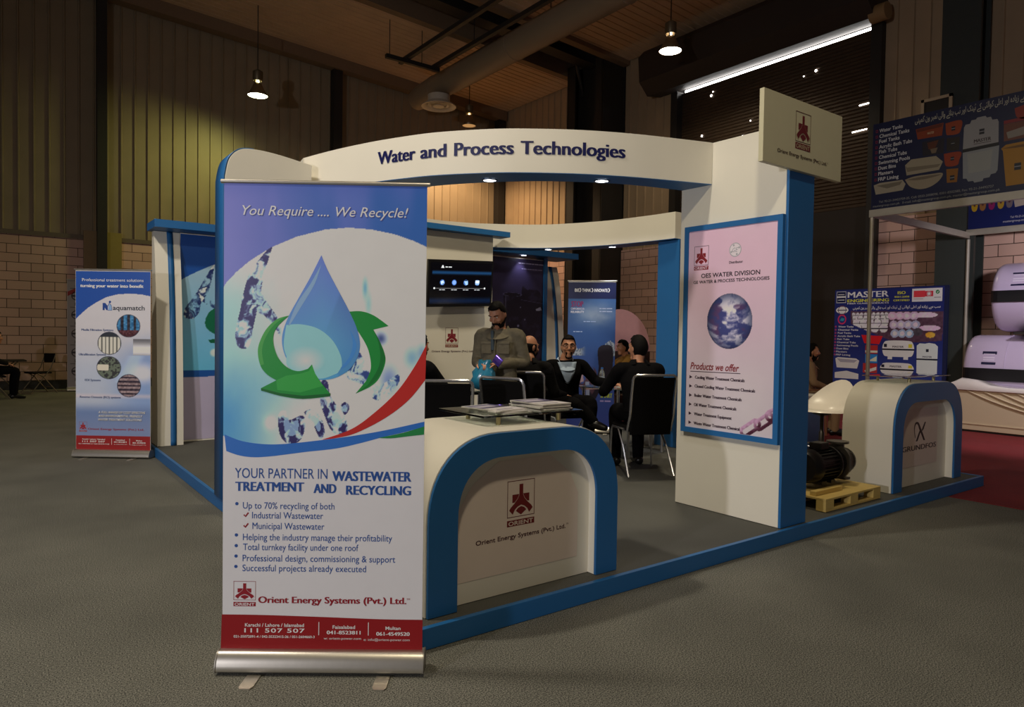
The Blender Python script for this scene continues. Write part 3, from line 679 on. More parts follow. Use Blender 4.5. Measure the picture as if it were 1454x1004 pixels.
def scr(U,V):
    c = np.zeros(U.shape+(3,)); c[:] = (5,5,8)
    c = mixc(c, sstep(.035,.0,abs(V-.42))*(U > -.42)*(V < .443), (22,58,98)); c = mixc(c, sstep(.06,.0,abs(V-.075))*.8, (10,28,58))
    return c
raster('screen', lambda u,v,d: (u,-.0015-d,v), -.445,.445,.035,.545, 120,70, scr, SCREEN, tv, gain=.9)
pr = Print(lambda u,v,d: (u,-.002-d,v), 1.0)
for k,x in enumerate((-.275,-.105,.065,.235)):
    pr.disc(x,.30,.034,(60,100,170),.5); 
    if k == 1: pr.disc(x,.30,.026,(120,160,230),1)
    elif k == 0: pr.poly([(x-.025,.31),(x+.012,.325),(x+.028,.29),(x-.01,.272)],(190,215,240),1); pr.disc(x+.012,.283,.012,(90,130,190),1.5,n=12)
    elif k == 2: pr.poly([(x-.025,.315),(x+.026,.328),(x+.03,.275),(x,.268)],(150,190,230),1); pr.rect(x-.02,.318,x+.022,.33,(30,50,80),1.5)
    else: pr.rect(x-.028,.292,x+.03,.328,(205,225,245),1); pr.rect(x-.028,.272,x+.026,.288,(130,170,215),1)
pr.rect(-.37,.226,.34,.231,(110,110,112),.6)
for x in (-.385,.35): pr.disc(x,.229,.012,(205,210,215),1,n=14)
for x in (-.275,-.105,.065,.235): pr.words(x-.04,x+.04,.205,.014,(170,175,180))
pr.poly([(-.30,.475),(-.255,.475),(-.27,.508),(-.285,.508)],(200,205,210),1); pr.words(-.24,-.15,.482,.016,(200,205,210)); pr.build('screen_graphics', SCREEN, tv)
# ================================================================ ROLL-UP BANNERS
def rollup(label, loc, rz, w, h, artwork=True):
    t = thing('rollup_banner', label, 'banner stand', loc, rz)
    # base cassette: rounded aluminium profile, local x along the banner, -y to the front
    P = bezc([(-.05,.012),(-.052,.05),(-.03,.085),(.0,.092),(.035,.085),(.055,.045),(.05,.012)],4)
    MB().prism(P, lambda u,v,a: (a,u,v), -w/2-.008, w/2+.008).build('base_cassette', ALU, t, smooth=35)
    for x in (-w/2-.012, w/2+.008):
        MB().prism([(u*1.06,v*1.02) for u,v in P], lambda u,v,a: (a,u,v), x, x+.005).build('end_cap', M('end_cap_grey', rgb(150,146,138), .4, .5), t, smooth=35)
    for x in (-.27*w/.85,.27*w/.85):
        MB().prism([(x-.028,-.055),(x+.028,-.055),(x+.028,-.150),(x+.02,-.168),(x-.02,-.168),(x-.028,-.150)], lambda u,v,a: (u,v,a), .0005,.006).build('foot', ALU, t, smooth=0)
    MB().tube([(0,.03,.08),(0,.03,h-.01)],.011,8).build('support_pole', ALU, t)
    MB().tube([(-w/2-.012,0,h-.006),(w/2+.012,0,h-.006)],.009,10).build('top_rail', ALU, t)
    MB().box(-w/2,w/2,.001,.003,.088,h-.01).build('banner_back', VINYL, t, smooth=0)
    return t
W0, H0 = .835, 2.045
ang = math.atan2(-.4922,.6859)
bx, by = (-.6834+.0025)/2, (.3122-.18)/2
nx, ny = sin(ang), -cos(ang)
mb = rollup('large roll-up banner with a blue water drop and green arrows in the foreground', (bx-nx*.030, by-ny*.030, 0), ang, W0, H0)
# artwork measured on the print: x 0..1 left to right, y 0..1 bottom to top
B0, B1 = .090, 2.036
def PB(x,y):
    """print coordinates (measured on a 284 x 670 grid) to metres on the banner"""
    L = 309+(y-257)*.0119; R = 593.3+(y-257)*.0015
    return ((x-L)/(R-L)-.5)*W0, B1-(y-257)/670.*(B1-B0)
c1f = lambda p: PB(300+.3985*p[0], 240+.3985*p[1]); c2f = lambda p: PB(300+.3686*p[0], 620+.3686*p[1])
pm = lambda u,v,d: (u,-.0005-d,v)
G = 1.86
def inv(U,V):
    y = 257+(B1-V)/(B1-B0)*670; L = 309+(y-257)*.0119; R = 593.3+(y-257)*.0015
    x = L+(U/W0+.5)*(R-L); return (x-300)/.3985, (y-240)/.3985
def art(U,V):
    X,Y = inv(U,V); c = np.zeros(U.shape+(3,)); c[:] = (182,181,190)
    # sky picture
    sx = np.clip(X/740,0,1)[...,None]; base = np.array((192,206,220))*np.ones_like(c)
    lf = sstep(330,20,X)*sstep(250,520,Y); base = mixc(base, lf*.75, (132,186,214)); base = mixc(base, sstep(260,20,X)*sstep(600,900,Y)*.85, (58,128,184))
    base = mixc(base, sstep(170,0,np.hypot((X-200)/1.2,Y-760))*.35, (70,140,190)); base = mixc(base, sstep(400,740,X)*sstep(500,250,Y)*.6, (214,214,212))
    base = mixc(base, sstep(420,700,Y)*sstep(300,620,X)*.5, (208,214,222)); base = base+(fbm(X/70.,Y/160.,12)-.5)[...,None]*16
    base = mixc(base, sstep(26,6,abs(X-300+.12*(Y-300)+18*np.sin(Y/60)))*sstep(430,230,Y)*.25, (180,205,210))
    # blurred distant splashes
    for (x,y,rx,ry,cc,a) in ((522,412,9,34,(70,140,190),.7),(535,470,10,40,(110,165,200),.6),(580,592,18,20,(40,56,110),.85),(690,660,26,36,(70,130,186),.6),(725,640,16,30,(60,110,170),.5),(610,740,30,50,(60,90,150),.6),(198,900,20,24,(226,236,242),.9)):
        base = mixc(base, np.exp(-(((X-x)/rx)**2+((Y-y)/ry)**2))*a, cc)
    # crisp splash shapes
    n = fbm(X/20.+2.8*fbm(X/42.,Y/42.,31), Y/32.+2.8*fbm(Y/42.,X/42.,33), 30, 4); n = (n-.47)*1.25+.47
    def splash(pts, dark=(44,40,92), light=(222,228,236), lo=.36, hi=.56):
        m = inside(X,Y,bezc(pts,4)).astype(float); b = base
        b = mixc(b, m*.55, (140,178,206)); b = mixc(b, m*sstep(hi,lo,n), dark); return mixc(b, m*sstep(.56,.66,n), light)
    base = splash([(195,262),(186,300),(167,370),(157,430),(150,470),(132,560),(122,620),(100,637),(75,620),(71,570),(85,500),(95,440),(115,370),(150,315)])
    base = splash([(150,430),(180,470),(215,520),(245,575),(235,600),(205,555),(170,515),(148,500)], lo=.30, hi=.5)
    base = splash([(455,700),(500,640),(530,690),(570,760),(640,720),(640,760),(570,815),(520,760),(470,740)], (44,64,122), lo=.34, hi=.5)
    base = splash([(368,748),(395,750),(405,800),(440,850),(465,895),(460,935),(415,930),(385,870),(370,820)])
    for pts in ([(225,870),(250,855),(262,890),(310,872),(318,920),(300,965),(260,976),(230,940)],[(315,862),(345,852),(378,890),(387,935),(370,955),(345,900)],[(440,838),(458,822),(473,840),(462,866),(445,862)],[(408,850),(430,835),(462,885),(458,930),(420,935),(398,890)]):
        base = splash(pts, (40,34,84), (200,220,236))
        mm = inside(X,Y,bezc([(sum(p[0] for p in pts)/len(pts)+(p[0]-sum(q[0] for q in pts)/len(pts))*.55, sum(p[1] for p in pts)/len(pts)+(p[1]-sum(q[1] for q in pts)/len(pts))*.55) for p in pts],4)); base = mixc(base, mm*.7, (150,190,220))
    top = np.interp(X,[20,38,70,115,190,280,380,460,540,620,690,745],[430,400,365,325,275,235,208,200,205,220,243,268])
    bot = np.interp(X,[20,38,100,180,260,380,480,600,745],[935,945,968,978,975,960,945,922,888])
    pic = (Y > top-4) & (Y < bot+6); c = np.where(pic[...,None], base, c)
    # blue head field, with soft vertical gloss streaks painted into its colour
    hd = np.array((100,104,176))*(1-sstep(0,600,X)[...,None])+np.array((46,88,158))*sstep(0,600,X)[...,None]
    hd = mixc(hd, sstep(.45,.8,vn(X/95.,Y/420.,3))*.45, (112,112,186)); hd = mixc(hd, sstep(110,40,Y)*.25, (60,80,160))
    return np.where((Y <= top-3)[...,None], hd, c)
raster('printed_artwork', pm, -W0/2,W0/2,B0,B1, 290,660, art, INK, mb, gain=G)
pr = Print(pm, G)
q = lambda pts,f=c1f: [f(p) for p in pts]
# crisp upper boundary of the picture
BL = (38,92,166)
# blue wave, green and red sweeps
pr.poly(q(bez([(38,945),(100,968),(180,978),(260,975),(380,960),(480,945),(600,922),(737,889)],6))+q(bez([(737,907),(660,930),(595,946),(520,968),(430,990),(330,1003)],5))+q(bez([(230,72),(160,78),(100,72),(49,55)],4),c2f), BL, 1)
pr.poly(q(bez([(575,950),(660,931),(737,906)],5))+q(bez([(736,936),(680,943),(620,951),(575,950)],5)), (30,110,60), 2)
pr.poly(q(bez([(378,959),(480,920),(560,860),(640,780),(700,690),(741,610)],6))+q(bez([(738,738),(680,812),(600,877),(500,932),(430,952),(378,959)],6)), (158,36,32), 2)
# right green arrow, drop, left green arrow
def shade(pts,f): return [f(x,y) for x,y in pts]
A = bez([(465,497),(510,495),(555,510),(606,546)],5)+[(553,560)]+bez([(570,590),(592,640),(596,680),(575,735),(545,765),(494,791)],5)+bez([(530,745),(546,700),(541,650),(526,610),(495,560)],5)
pr.poly(q(A), (24,118,50), 1.4)
pr.poly(q(bez([(553,560),(580,610),(597,660)],4)+bez([(585,710),(555,752),(494,791)],4)+bez([(536,760),(575,690),(575,620),(553,560)],4)), (16,96,40), 1.6)
D = bez([(367,297),(390,350),(430,425),(470,500),(496,560),(507,615),(497,665),(470,705),(430,732),(385,743),(335,738),(285,713),(252,672),(235,622),(236,575),(255,518),(290,450),(330,375),(367,297)],5)
dc = []
for x,y in D:
    t = min(max((y-300)/440,0),1); a = np.array((92,112,184))*(1-t)+np.array((72,140,196))*t
    if x > 430: a = a*.90
    dc.append(tuple(a))
Dc = [c1f(p) for p in D]; cen = c1f((375,600)); n0 = len(Dc)
pr.tri(Dc+[cen], [(i,(i+1)%n0,n0) for i in range(n0)], dc+[(82,142,200)], 2)
pr.poly(q(bez([(248,548),(300,545),(360,560),(410,600),(440,655),(445,694)],5)+bez([(430,718),(380,738),(335,734),(285,708),(255,670),(240,620),(248,548)],5)), (126,178,210), 2.4)
gl = [(318+70*cos(a),672+52*sin(a)) for a in np.linspace(0,2*pi,24,endpoint=False)]
gl = [(min(max(x,250),440),min(y,725)) for x,y in gl]
pr.tri(q(gl)+[c1f((318,676))], [(i,(i+1)%24,24) for i in range(24)], [(126,178,210)]*24+[(226,234,236)], 2.8)
pr.poly(q(bez([(367,330),(330,400),(285,470),(258,540),(262,545),(300,480),(345,400),(367,330)],4)), (118,150,204), 2.4)
pr.poly(q(bez([(470,560),(482,610),(470,660),(440,700),(462,690),(488,650),(494,610),(470,560)],4)), (60,120,184), 2.4)
L_ = bez([(257,514),(215,528),(180,562),(158,605),(150,645),(160,695),(183,726),(216,747)],5)+[(163,776)]+bez([(163,784),(230,803),(310,813),(404,802)],4)+[(406,794)]+bez([(370,750),(350,720),(340,688)],3)+bez([(326,704),(290,713),(250,698),(218,660),(203,605),(213,560),(257,514)],5)
pr.poly(q(L_), (26,122,50), 3.2)
pr.poly(q([(163,776),(230,793),(310,801),(406,792),(404,802),(310,813),(230,803),(164,785)]), (14,84,36), 3.6)
pr.poly(q(bez([(257,514),(215,528),(180,562),(158,605),(150,645),(160,695)],5)+bez([(172,690),(165,645),(172,605),(195,562),(225,532),(257,514)],5)), (60,140,64), 3.6)
pr.poly(q([(216,747),(250,730),(300,722),(330,712),(340,690),(352,722),(380,765),(300,790),(220,782)]), (44,140,60), 3.5)
# lettering
WHT = (236,232,240); NV = (34,66,126); MR = (118,22,34)
def T(t,x0,x1,yb,cap,st,col,f=c2f,layer=2):
    a = f((x0,yb)); b = f((x1,yb)); tp = f((x0,yb-cap)); pr.text(t,a[0],b[0],a[1],tp[1]-a[1],st,col,layer)
T('You Require .... We Recycle!',91,673,161,36,'i',(60,70,130),c1f,1.5); T('You Require .... We Recycle!',88,670,158,36,'i',WHT,c1f,2)
T('YOUR PARTNER IN',83,432,159,41,'n',NV); T('WASTEWATER',450,750,166,40,'B',NV); T('TREATMENT',85,345,210,38,'B',NV); T('AND',380,467,215,38,'B',NV); T('RECYCLING',503,750,220,38,'B',NV)
for t,x0,x1,y in (('Up to 70% recycling of both',115,460,279),('Industrial Wastewater',150,418,317),('Municipal Wastewater',152,423,359),('Helping the industry manage their profitability',117,680,403),('Total turnkey facility under one roof',118,553,442),('Professional design, commissioning & support',117,693,486),('Successful projects already executed',117,583,525)): T(t,x0,x1,y,27,'n',NV)
for y in (260,383,425,466,507): a = c2f((92,y)); pr.disc(a[0],a[1],.0068,NV,2,n=16)
for y in (303,345): pr.line([c2f((119,y)),c2f((125,y+7)),c2f((136,y-8))],.006,MR,2)
a = c2f((85,640)); b = c2f((168,565)); orient_logo(pr,a[0],a[1],b[0],b[1],(c2f((85,664))[1],c2f((85,647))[1]),MR,(186,179,182),(120,60,66))
T('Orient Energy Systems (Pvt.) Ltd.',178,738,650,27,'B',MR); T('TM',738,751,634,7,'n',MR)
pr.poly(q(bez([(42,697),(200,698),(420,704),(640,711),(800,712)],5)+[(800,838),(40,838)],c2f), (118,16,22), 1)
for t,x0,x1,y,cp,st in (('Karachi / Lahore / Islamabad',130,352,744,14,'b'),('111 507 507',128,355,767,17,'bs'),('021-35072091-4 / 042-35323415-26 / 051-2604660-3',88,393,788,10,'b'),('Faisalabad',460,545,750,14,'b'),('041-8523811',438,566,772,15,'B'),('w: orient-power.com',427,568,793,10,'n'),('Multan',660,717,753,14,'b'),('061-4549520',625,752,776,15,'B'),('e: info@orient-power.com',578,752,797,10,'n')): T(t,x0,x1,y,cp,st,(226,206,206))
for x in (408,595): pr.line([c2f((x,724)),c2f((x,776))],.003,(226,206,206),2)
pr.build('lettering', INK, mb)

# ---- blue-topped banner far left
ax0, ay0, ax1, ay1 = -.73, 6.253, -.063, 5.739
aa = math.atan2(ay1-ay0, ax1-ax0); an = (sin(aa), -cos(aa))
aq = rollup('slim roll-up banner with four round plant photos, left of the stand', ((ax0+ax1)/2-an[0]*.05-.014,(ay0+ay1)/2-an[1]*.05,0), aa, .83, 2.07)
pa = lambda u,v,d: (u-.42,-.0005-d,v*(2.06-.09)/2.0+.09)
SWQ = [(-.02,1.43),(.022,1.464),(.065,1.510),(.143,1.579),(.239,1.642),(.346,1.700),(.477,1.734),(.620,1.742),(.738,1.734),(.85,1.712)]
def aqua(U,V):
    c = np.zeros(U.shape+(3,)); c[:] = (176,174,182)
    c = mixc(c, sstep(.25,.0,abs(V-.95))*sstep(.3,.85,U)*.0, (0,0,0)); c = mixc(c, sstep(1.45,.95,V+.25*(1-U))*sstep(.2,.8,U)*.9, (92,120,176))
    c = mixc(c, sstep(1.3,.8,V)*.45, (140,160,192)); c = mixc(c, sstep(.55,.40,V), (96,116,158)); c = mixc(c, sstep(.45,.2,V)*.5, (120,128,160)); c = mixc(c, sstep(.04,.0,abs(V-.60))*.6, (190,176,184))
    tp = (U > .64) & (V > 1.058) & (V < 1.237); m = np.array((150,150,158))+60*np.sin((V-1.06)*26)[...,None]; c = np.where(tp[...,None], m, c)
    c = mixc(c, sstep(.2,.05,np.hypot((U-.74)/1.2,(V-.86)/.8))*.8, (196,192,206)); c = mixc(c, sstep(.12,.03,abs(U-.60-.5*(V-.9)))*(V < 1.05)*(V > .75)*.5, (170,190,216))
    for i,(x,y,r,ry) in enumerate(((.590,1.384,.133,.13),(.379,1.188,.134,.13),(.372,.916,.138,.13),(.596,.718,.134,.13))):
        rr = np.hypot((U-x)/r,(V-y)/ry); n = vn(U*60,V*60,i)
        if i == 0: p = np.where((np.abs(((U-x)*14)%1-.5) < .28)[...,None], np.array((48,104,150)), np.array((30,28,40))); p = np.where((V < y-.05)[...,None], np.array((70,34,40)), p)+(n-.5)[...,None]*60
        elif i == 1: p = np.where((np.abs(((U-x)*24)%1-.5) < .34)[...,None], np.array((186,184,176)), np.array((88,88,84))); p = np.where((V > y+.07)[...,None], np.array((40,44,52)), p)
        elif i == 2: p = np.where((n > .5)[...,None], np.array((90,100,88)), np.array((44,44,46))); p = np.where(((abs(V-y+.0) < .035) & (U < x))[...,None], np.array((190,184,170)), p)
        else: p = np.where((np.abs(((V-y)*22)%1-.5) < .25)[...,None], np.array((130,112,116)), np.array((44,34,48)))+(n-.5)[...,None]*50
        c = mixc(c, sstep(1.0,.96,rr), (24,30,52)); c = np.where((rr < .93)[...,None], p, c)
    top = np.interp(U,[p[0] for p in SWQ],[p[1] for p in SWQ]); hd = np.array((28,66,140))
    c = np.where((V > top)[...,None], hd, c); return np.where((V < .155)[...,None], np.array((126,26,28)), c)
raster('printed_artwork', pa, .008,.832,0.0,1.985, 150,330, aqua, INK, aq, gain=1.7)
pr = Print(pa, 1.7); w_ = (220,222,232); g_ = (58,74,112); k_ = (30,34,48)
for row in [('Professional treatment solutions',.079,.758,1.874,.0345,'n',w_),('turning your water into benefit',.057,.757,1.808,.0368,'B',w_),('aquamatch',.418,.770,1.560,.052,'b',k_),('Media Filtration Systems',.070,.425,1.323,.025,'B',g_),('Ultrafiltration Systems',.040,.344,1.049,.025,'B',g_),
  ('EDI Systems',.107,.284,.763,.0253,'B',g_),('Reverse Osmosis (RO) systems',.051,.507,.574,.0253,'B',g_),('Orient Energy Systems (Pvt.) Ltd.',.141,.764,.218,.0230,'B',(126,30,40)),
  ('Karachi / Lahore / Islamabad',.079,.331,.106,.0161,'b',w_),('111 507 507',.078,.330,.079,.0184,'b',w_),('021-35072091-4 / 042-35323415-26',.036,.378,.056,.0110,'b',w_),('Faisalabad',.451,.549,.101,.0161,'b',w_),('041-8523811',.430,.570,.078,.0161,'B',w_),('Multan',.676,.742,.097,.0161,'b',w_),('061-4549520',.636,.780,.072,.0161,'B',w_),('w: orient-power.com',.43,.575,.056,.010,'n',w_),('e: info@orient-power.com',.61,.785,.052,.010,'n',w_)]: pr.text(*row)
for t,u0,u1,v in (('A FULL RANGE OF COST EFFECTIVE',.255,.778,.405),('AND ENVIRONMENTAL FRIENDLY',.254,.748,.365),('WATER TREATMENT SOLUTIONS',.254,.738,.324)): pr.text(t,u0+.004,u1+.004,v-.004,.026,'Bi',(30,34,56),1.6); pr.text(t,u0,u1,v,.026,'bi',w_,2)
for u in (.404,.604): pr.line([(u,.055),(u,.125)],.004,w_,2)
orient_logo(pr,.043,.217,.129,.307,(.196,.211),(130,24,34),(150,130,140),(120,24,34))
NB = (26,56,122)
pr.poly([(.305,1.555),(.305,1.635),(.335,1.635),(.362,1.60),(.362,1.555),(.345,1.555),(.328,1.585),(.328,1.555)],NB); pr.poly([(.365,1.555),(.41,1.555),(.40,1.61),(.375,1.625)],(120,150,190)); pr.line([(.362,1.555),(.408,1.555),(.400,1.61),(.378,1.635),(.362,1.60)],.007,NB); pr.disc(.386,1.648,.013,NB,2,n=14)
pr.build('lettering', INK, aq)

# ---- dark blue banner behind the table
rx0, ry0, rx1, ry1 = 4.80, 4.42, 5.30, 3.94
rx0, ry0, rx1, ry1 = 4.838, 4.450, 5.294, 4.017
ra = math.atan2(ry1-ry0, rx1-rx0)
rb = rollup('dark blue roll-up banner behind the man in glasses', ((rx0+rx1)/2,(ry0+ry1)/2,S), ra, .64, 2.07)
prr = lambda u,v,d: ((u-.425)*.64/.85,-.0005-d,v*1.97/2.0+.09)
def rethink(U,V):
    c = np.zeros(U.shape+(3,)); t = np.clip(V/1.8,0,1)[...,None]; c[:] = np.array((46,58,128))*(1-t)+np.array((44,84,140))*t
    c = mixc(c, np.exp(-((U-.5)/.35)**2-((V-1.55)/.16)**2)*.8*(.6+.8*fbm(U*6,V*14,3)), (150,164,184)); c = mixc(c, np.exp(-((V-1.2)/.2)**2)*.3, (40,90,160))
    bl = (V > .98) & (V < 1.05+.16*vn(U*16,U*0,2)*np.clip(abs(U-.48)*3.2,0,1)); c = mixc(c, bl*sstep(.10,.24,abs(U-.45)), (150,160,176)); n = vn(U*60,V*50,3); c = mixc(c, bl*(n > .55)*.7*sstep(.10,.24,abs(U-.45)), (60,72,96))
    c = mixc(c, inside(U,V,bezc([(.55,1.08),(.78,1.12),(.82,.95),(.78,.72),(.6,.5),(.42,.25),(.40,.45),(.56,.75)],4)), (26,20,34))
    c = mixc(c, inside(U,V,bezc([(.15,.88),(.5,.80),(.52,.55),(.40,.42),(.18,.60)],4))*sstep(.40,.55,vn(U*22,V*18,6)), (70,46,60)); c = mixc(c, inside(U,V,[(.18,.92),(.27,.92),(.30,.62),(.22,.60)]), (150,126,140)); c = mixc(c, inside(U,V,[(.33,.62),(.40,.62),(.42,.28),(.37,.25)]), (120,128,156))
    return np.where((V > 1.76)[...,None], np.array((18,28,72)), c)
raster('printed_artwork', prr, .0,.85,0,1.985, 110,250, rethink, INK, rb, gain=1.1)
pr = Print(prr,1.5)
for t,u0,u1 in (('BE',.114,.195),('THINK',.245,.405),('INNOVATE',.462,.700)): pr.text(t,u0,u1,1.855,.044,'b',(206,206,216))
for u in (.205,.42,.715): pr.line([(u,1.905),(u+.02,1.877),(u,1.85)],.012,(206,206,216),2)
for row in [('STOP',.054,.272,1.649,.0793,'B',(110,30,80)),('COMPROMISING ON',.049,.288,1.607,.029,'b',(170,170,190)),('RELIABILITY',.048,.287,1.564,.0292,'b',(190,190,205)),('SMART',.605,.818,.403,.0626,'B',(130,140,40))]: pr.text(*row)
for row in [(.60,.79,.345,.030,(120,110,160)),(.56,.80,1.62,.018,(150,160,185)),(.56,.79,1.58,.018,(150,160,185)),(.28,.50,1.44,.018,(130,150,190)),(.10,.26,1.30,.018,(130,150,190))]: pr.words(*row)
pr.build('lettering', INK, rb)
# ================================================================ FURNITURE ON THE STAND
SEATF = M('black_leatherette', rgb(12,11,12), .6, noise=.15, scale=40, spec=.12)
def make_chair(label, grp='black chairs with chrome frames on the stand'):
    """sitter faces local -y, origin on the floor under the seat"""
    t = thing('conference_chair', label, 'chair', (0,0,0), 0, grp)
    m = MB(); m.box(-.21,.21,-.22,.21,.425,.475); m.build('seat', SEATF, t, bevel=.015)
    P = bez([(.20,.40),(.225,.55),(.25,.75),(.285,.945)],5); Q = [(u+.028,v) for u,v in P][::-1]
    MB().prism(P+Q, lambda u,v,a: (a,u,v), -.205,.205).build('backrest', SEATF, t, smooth=40, bevel=.006)
    fr = [(-.219,.19,.43)]+[(-.219,u+.024,v) for u,v in P[6:-1]]+[(-.210,.312,.950),(-.185,.315,.966),(.185,.315,.966),(.210,.312,.950)]+[(.219,u+.024,v) for u,v in P[6:-1]][::-1]+[(.219,.19,.43)]
    MB().tube(fr,.0125,8).build('back_frame', CHROME, t)
    for s in (-1,1):
        MB().tube([(s*.215,-.05,.44),(s*.222,.12,.26),(s*.228,.27,.012)],.0105,8).build('leg', CHROME, t)
        MB().tube([(s*.215,.10,.44),(s*.215,-.19,.435),(s*.216,-.215,.40),(s*.222,-.225,.012)],.0105,8).build('leg', CHROME, t)
    return t
ch0 = make_chair('black chair with chrome frame under the man in black with his back turned')
def place_chair(x,y,fx,fy,label=None):
    o = ch0 if label is None else copy_tree(ch0)
    if label: o['label'] = label
    o.location = (x,y,S); o.rotation_euler = (0,0,math.atan2(fx,-fy)); return o
place_chair(3.62,1.97,.40,.92)
place_chair(1.47,2.10,.52,.85,'empty black chair with chrome frame behind the near arched counter')
place_chair(2.20,2.02,.93,.30,'empty black chair with slanting chrome edge before the standing man')
place_chair(2.86,2.80,.75,.66,'black chair under the bald man')
place_chair(3.66,3.13,-.25,-.97,'black chair under the man in glasses')
place_chair(1.60,2.85,.93,.36,'black chair under the man half hidden by the big banner')
place_chair(5.02,3.22,-.95,-.2,'empty black chair at the far side of the glass table by the blue column')
TGL = M('smoked_glass', (.42,.50,.48), .04, trans=.75, noise=.01)
def make_table(label,x,y,rz,w=.78):
    t = thing('glass_table', label, 'table', (x,y,S), rz, 'glass tables on the stand'); h = w/2
    MB().box(-h,h,-h,h,.735,.747).build('table_top', TGL, t, smooth=0, bevel=.002)
    for sx in (-1,1):
        for sy in (-1,1): MB().tube([(sx*(h-.07),sy*(h-.07),.001),(sx*(h-.07),sy*(h-.07),.7345)],.018,10).build('leg', CHROME, t)
    MB().box(-h+.09,h-.09,-h+.06,-h+.08,.70,.733).build('apron', CHROME, t, smooth=0); MB().box(-h+.09,h-.09,h-.08,h-.06,.70,.733).build('apron', CHROME, t, smooth=0)
    return t
make_table('glass table between the man in glasses and the man in black',4.36,2.93,.12)
make_table('glass table behind the empty chair and the near arched counter',2.34,3.44,.1,.58)
# things on the table
def bottle(x,y,z,label):
    t = thing('water_bottle', label, 'bottle', (x,y,z))
    MB().lathe([(.03,0),(.032,.01),(.032,.13),(.026,.16),(.013,.185),(.013,.195)],16).build('bottle_body', M('clear_plastic', (.85,.92,.97), .08, trans=.85), t)
    MB().lathe([(.0325,.06),(.0325,.11)],16,cap=False).build('paper_label', M('label_blue', rgb(190,205,230), .5), t); MB().lathe([(.015,.1955),(.015,.212)],12).build('cap', M('cap_blue', rgb(50,110,190), .4), t)
bottle(4.2,3.12,S+.748,'small water bottle on the glass table before the man in glasses')
t = thing('paper_cup','white paper cup on the glass table in front of the man in glasses','cup',(4.15,2.66,S+.748))
MB().lathe([(.028,0),(.038,.09),(.036,.09),(.026,.003)],18,cap=False).build('cup_wall', M('paper_cup_white', rgb(225,220,215), .5), t); MB().lathe([(.0275,.0),(.0275,.003)],18).build('cup_base', M('paper_cup_white', rgb(225,220,215), .5), t)
t = thing('open_folder','open white paper folder lying on the glass table','folder',(4.40,2.80,S+.748),.3)
MB().box(-.20,0,-.14,.14,0,.004).box(.002,.20,-.14,.14,0,.006).build('pages', M('paper_white', rgb(225,222,216), .5), t, smooth=0)
t = thing('mobile_phone','dark phone lying on the left glass table','phone',(2.4,3.48,S+.748),.4)
MB().box(-.036,.036,-.072,.072,0,.009).build('phone_body', BLACKPL, t, smooth=0, bevel=.003); MB().box(-.032,.032,-.066,.066,.009,.0096).build('phone_glass', M('phone_glass', rgb(30,30,44), .1), t, smooth=0)

# ---- pallet with pump
WOOD = M('pale_pine', rgb(206,178,104), .6, noise=.16, scale=9, bump=.1)
p = thing('wooden_pallet','pale pine pallet with a black pump on the stand beside the blue column','pallet',(4.10,.43,S))
for y in (-.285,0,.285): MB().box(-.43,.43,y-.04,y+.04,.001,.018).build('bottom_board', WOOD, p, smooth=0, bevel=.002)
for y in (-.285,0,.285):
    for x in (-.37,0,.37): MB().box(x-.06,x+.06,y-.04,y+.04,.0185,.085).build('block', WOOD, p, smooth=0, bevel=.002)
MB().box(-.43,.43,-.325,.325,.0855,.102).build('top_sheet', WOOD, p, smooth=0, bevel=.002)
MB().box(-.40,.0,-.225,-.175,.1025,.137).build('batten', WOOD, p, smooth=0, bevel=.002); MB().box(-.40,.30,.10,.15,.1025,.137).build('batten', WOOD, p, smooth=0, bevel=.002)
PUMPB = M('pump_black', rgb(24,22,24), .35, .3, noise=.15); PUMPG = M('cast_bronze_grey', rgb(96,90,84), .35, .7, noise=.2)
u = thing('electric_pump','black electric motor pump with a grey flanged head strapped on the pallet','pump',(4.10,.40,S+.1375)); u.scale = (.9,.9,.9)
ax = .165
MB().lathe([(.03,-.30),(.13,-.30),(.15,-.27),(.155,-.20),(.155,-.18)],28,(0,0,ax),'x').build('fan_cover', PUMPB, u)
m = MB().lathe([(.128,-.18),(.128,.10)],28,(0,0,ax),'x')
for k in range(26):
    a = 2*pi*k/26
    m.box(-.18,.09,-.003,.003,.125,.148, T=lambda q: (q[0], q[1]*cos(a)-q[2]*sin(a), ax+q[1]*sin(a)+q[2]*cos(a)))
m.build('motor_body', PUMPB, u)
MB().box(-.10,.04,-.06,.06,ax+.14,ax+.205).build('terminal_box', PUMPB, u, smooth=0, bevel=.008)
MB().lathe([(.128,.10),(.16,.105),(.16,.125),(.10,.14),(.09,.21),(.13,.22),(.13,.235)],28,(0,0,ax),'x').build('coupling', PUMPB, u)
MB().lathe([(.13,.236),(.165,.24),(.165,.262),(.14,.27),(.145,.33),(.10,.36),(.085,.37),(.085,.40),(.12,.402),(.12,.422),(.06,.424)],28,(0,0,ax),'x').build('pump_casing', PUMPG, u)
MB().lathe([(.06,ax+.10),(.06,ax+.17),(.10,ax+.172),(.10,ax+.19),(.05,ax+.192)],24,(.30,0,0)).build('discharge_flange', PUMPG, u)
for k in range(8): a = 2*pi*k/8; MB().lathe([(.010,.43),(.010,.40)],8,(0,.105*cos(a),ax+.105*sin(a)),'x').build('bolt', CHROME, u)
MB().lathe([(.02,-.306),(.02,-.300)],14,(0,0,ax),'x').build('hub_badge', M('badge_silver', rgb(210,205,215), .3, .6), u)
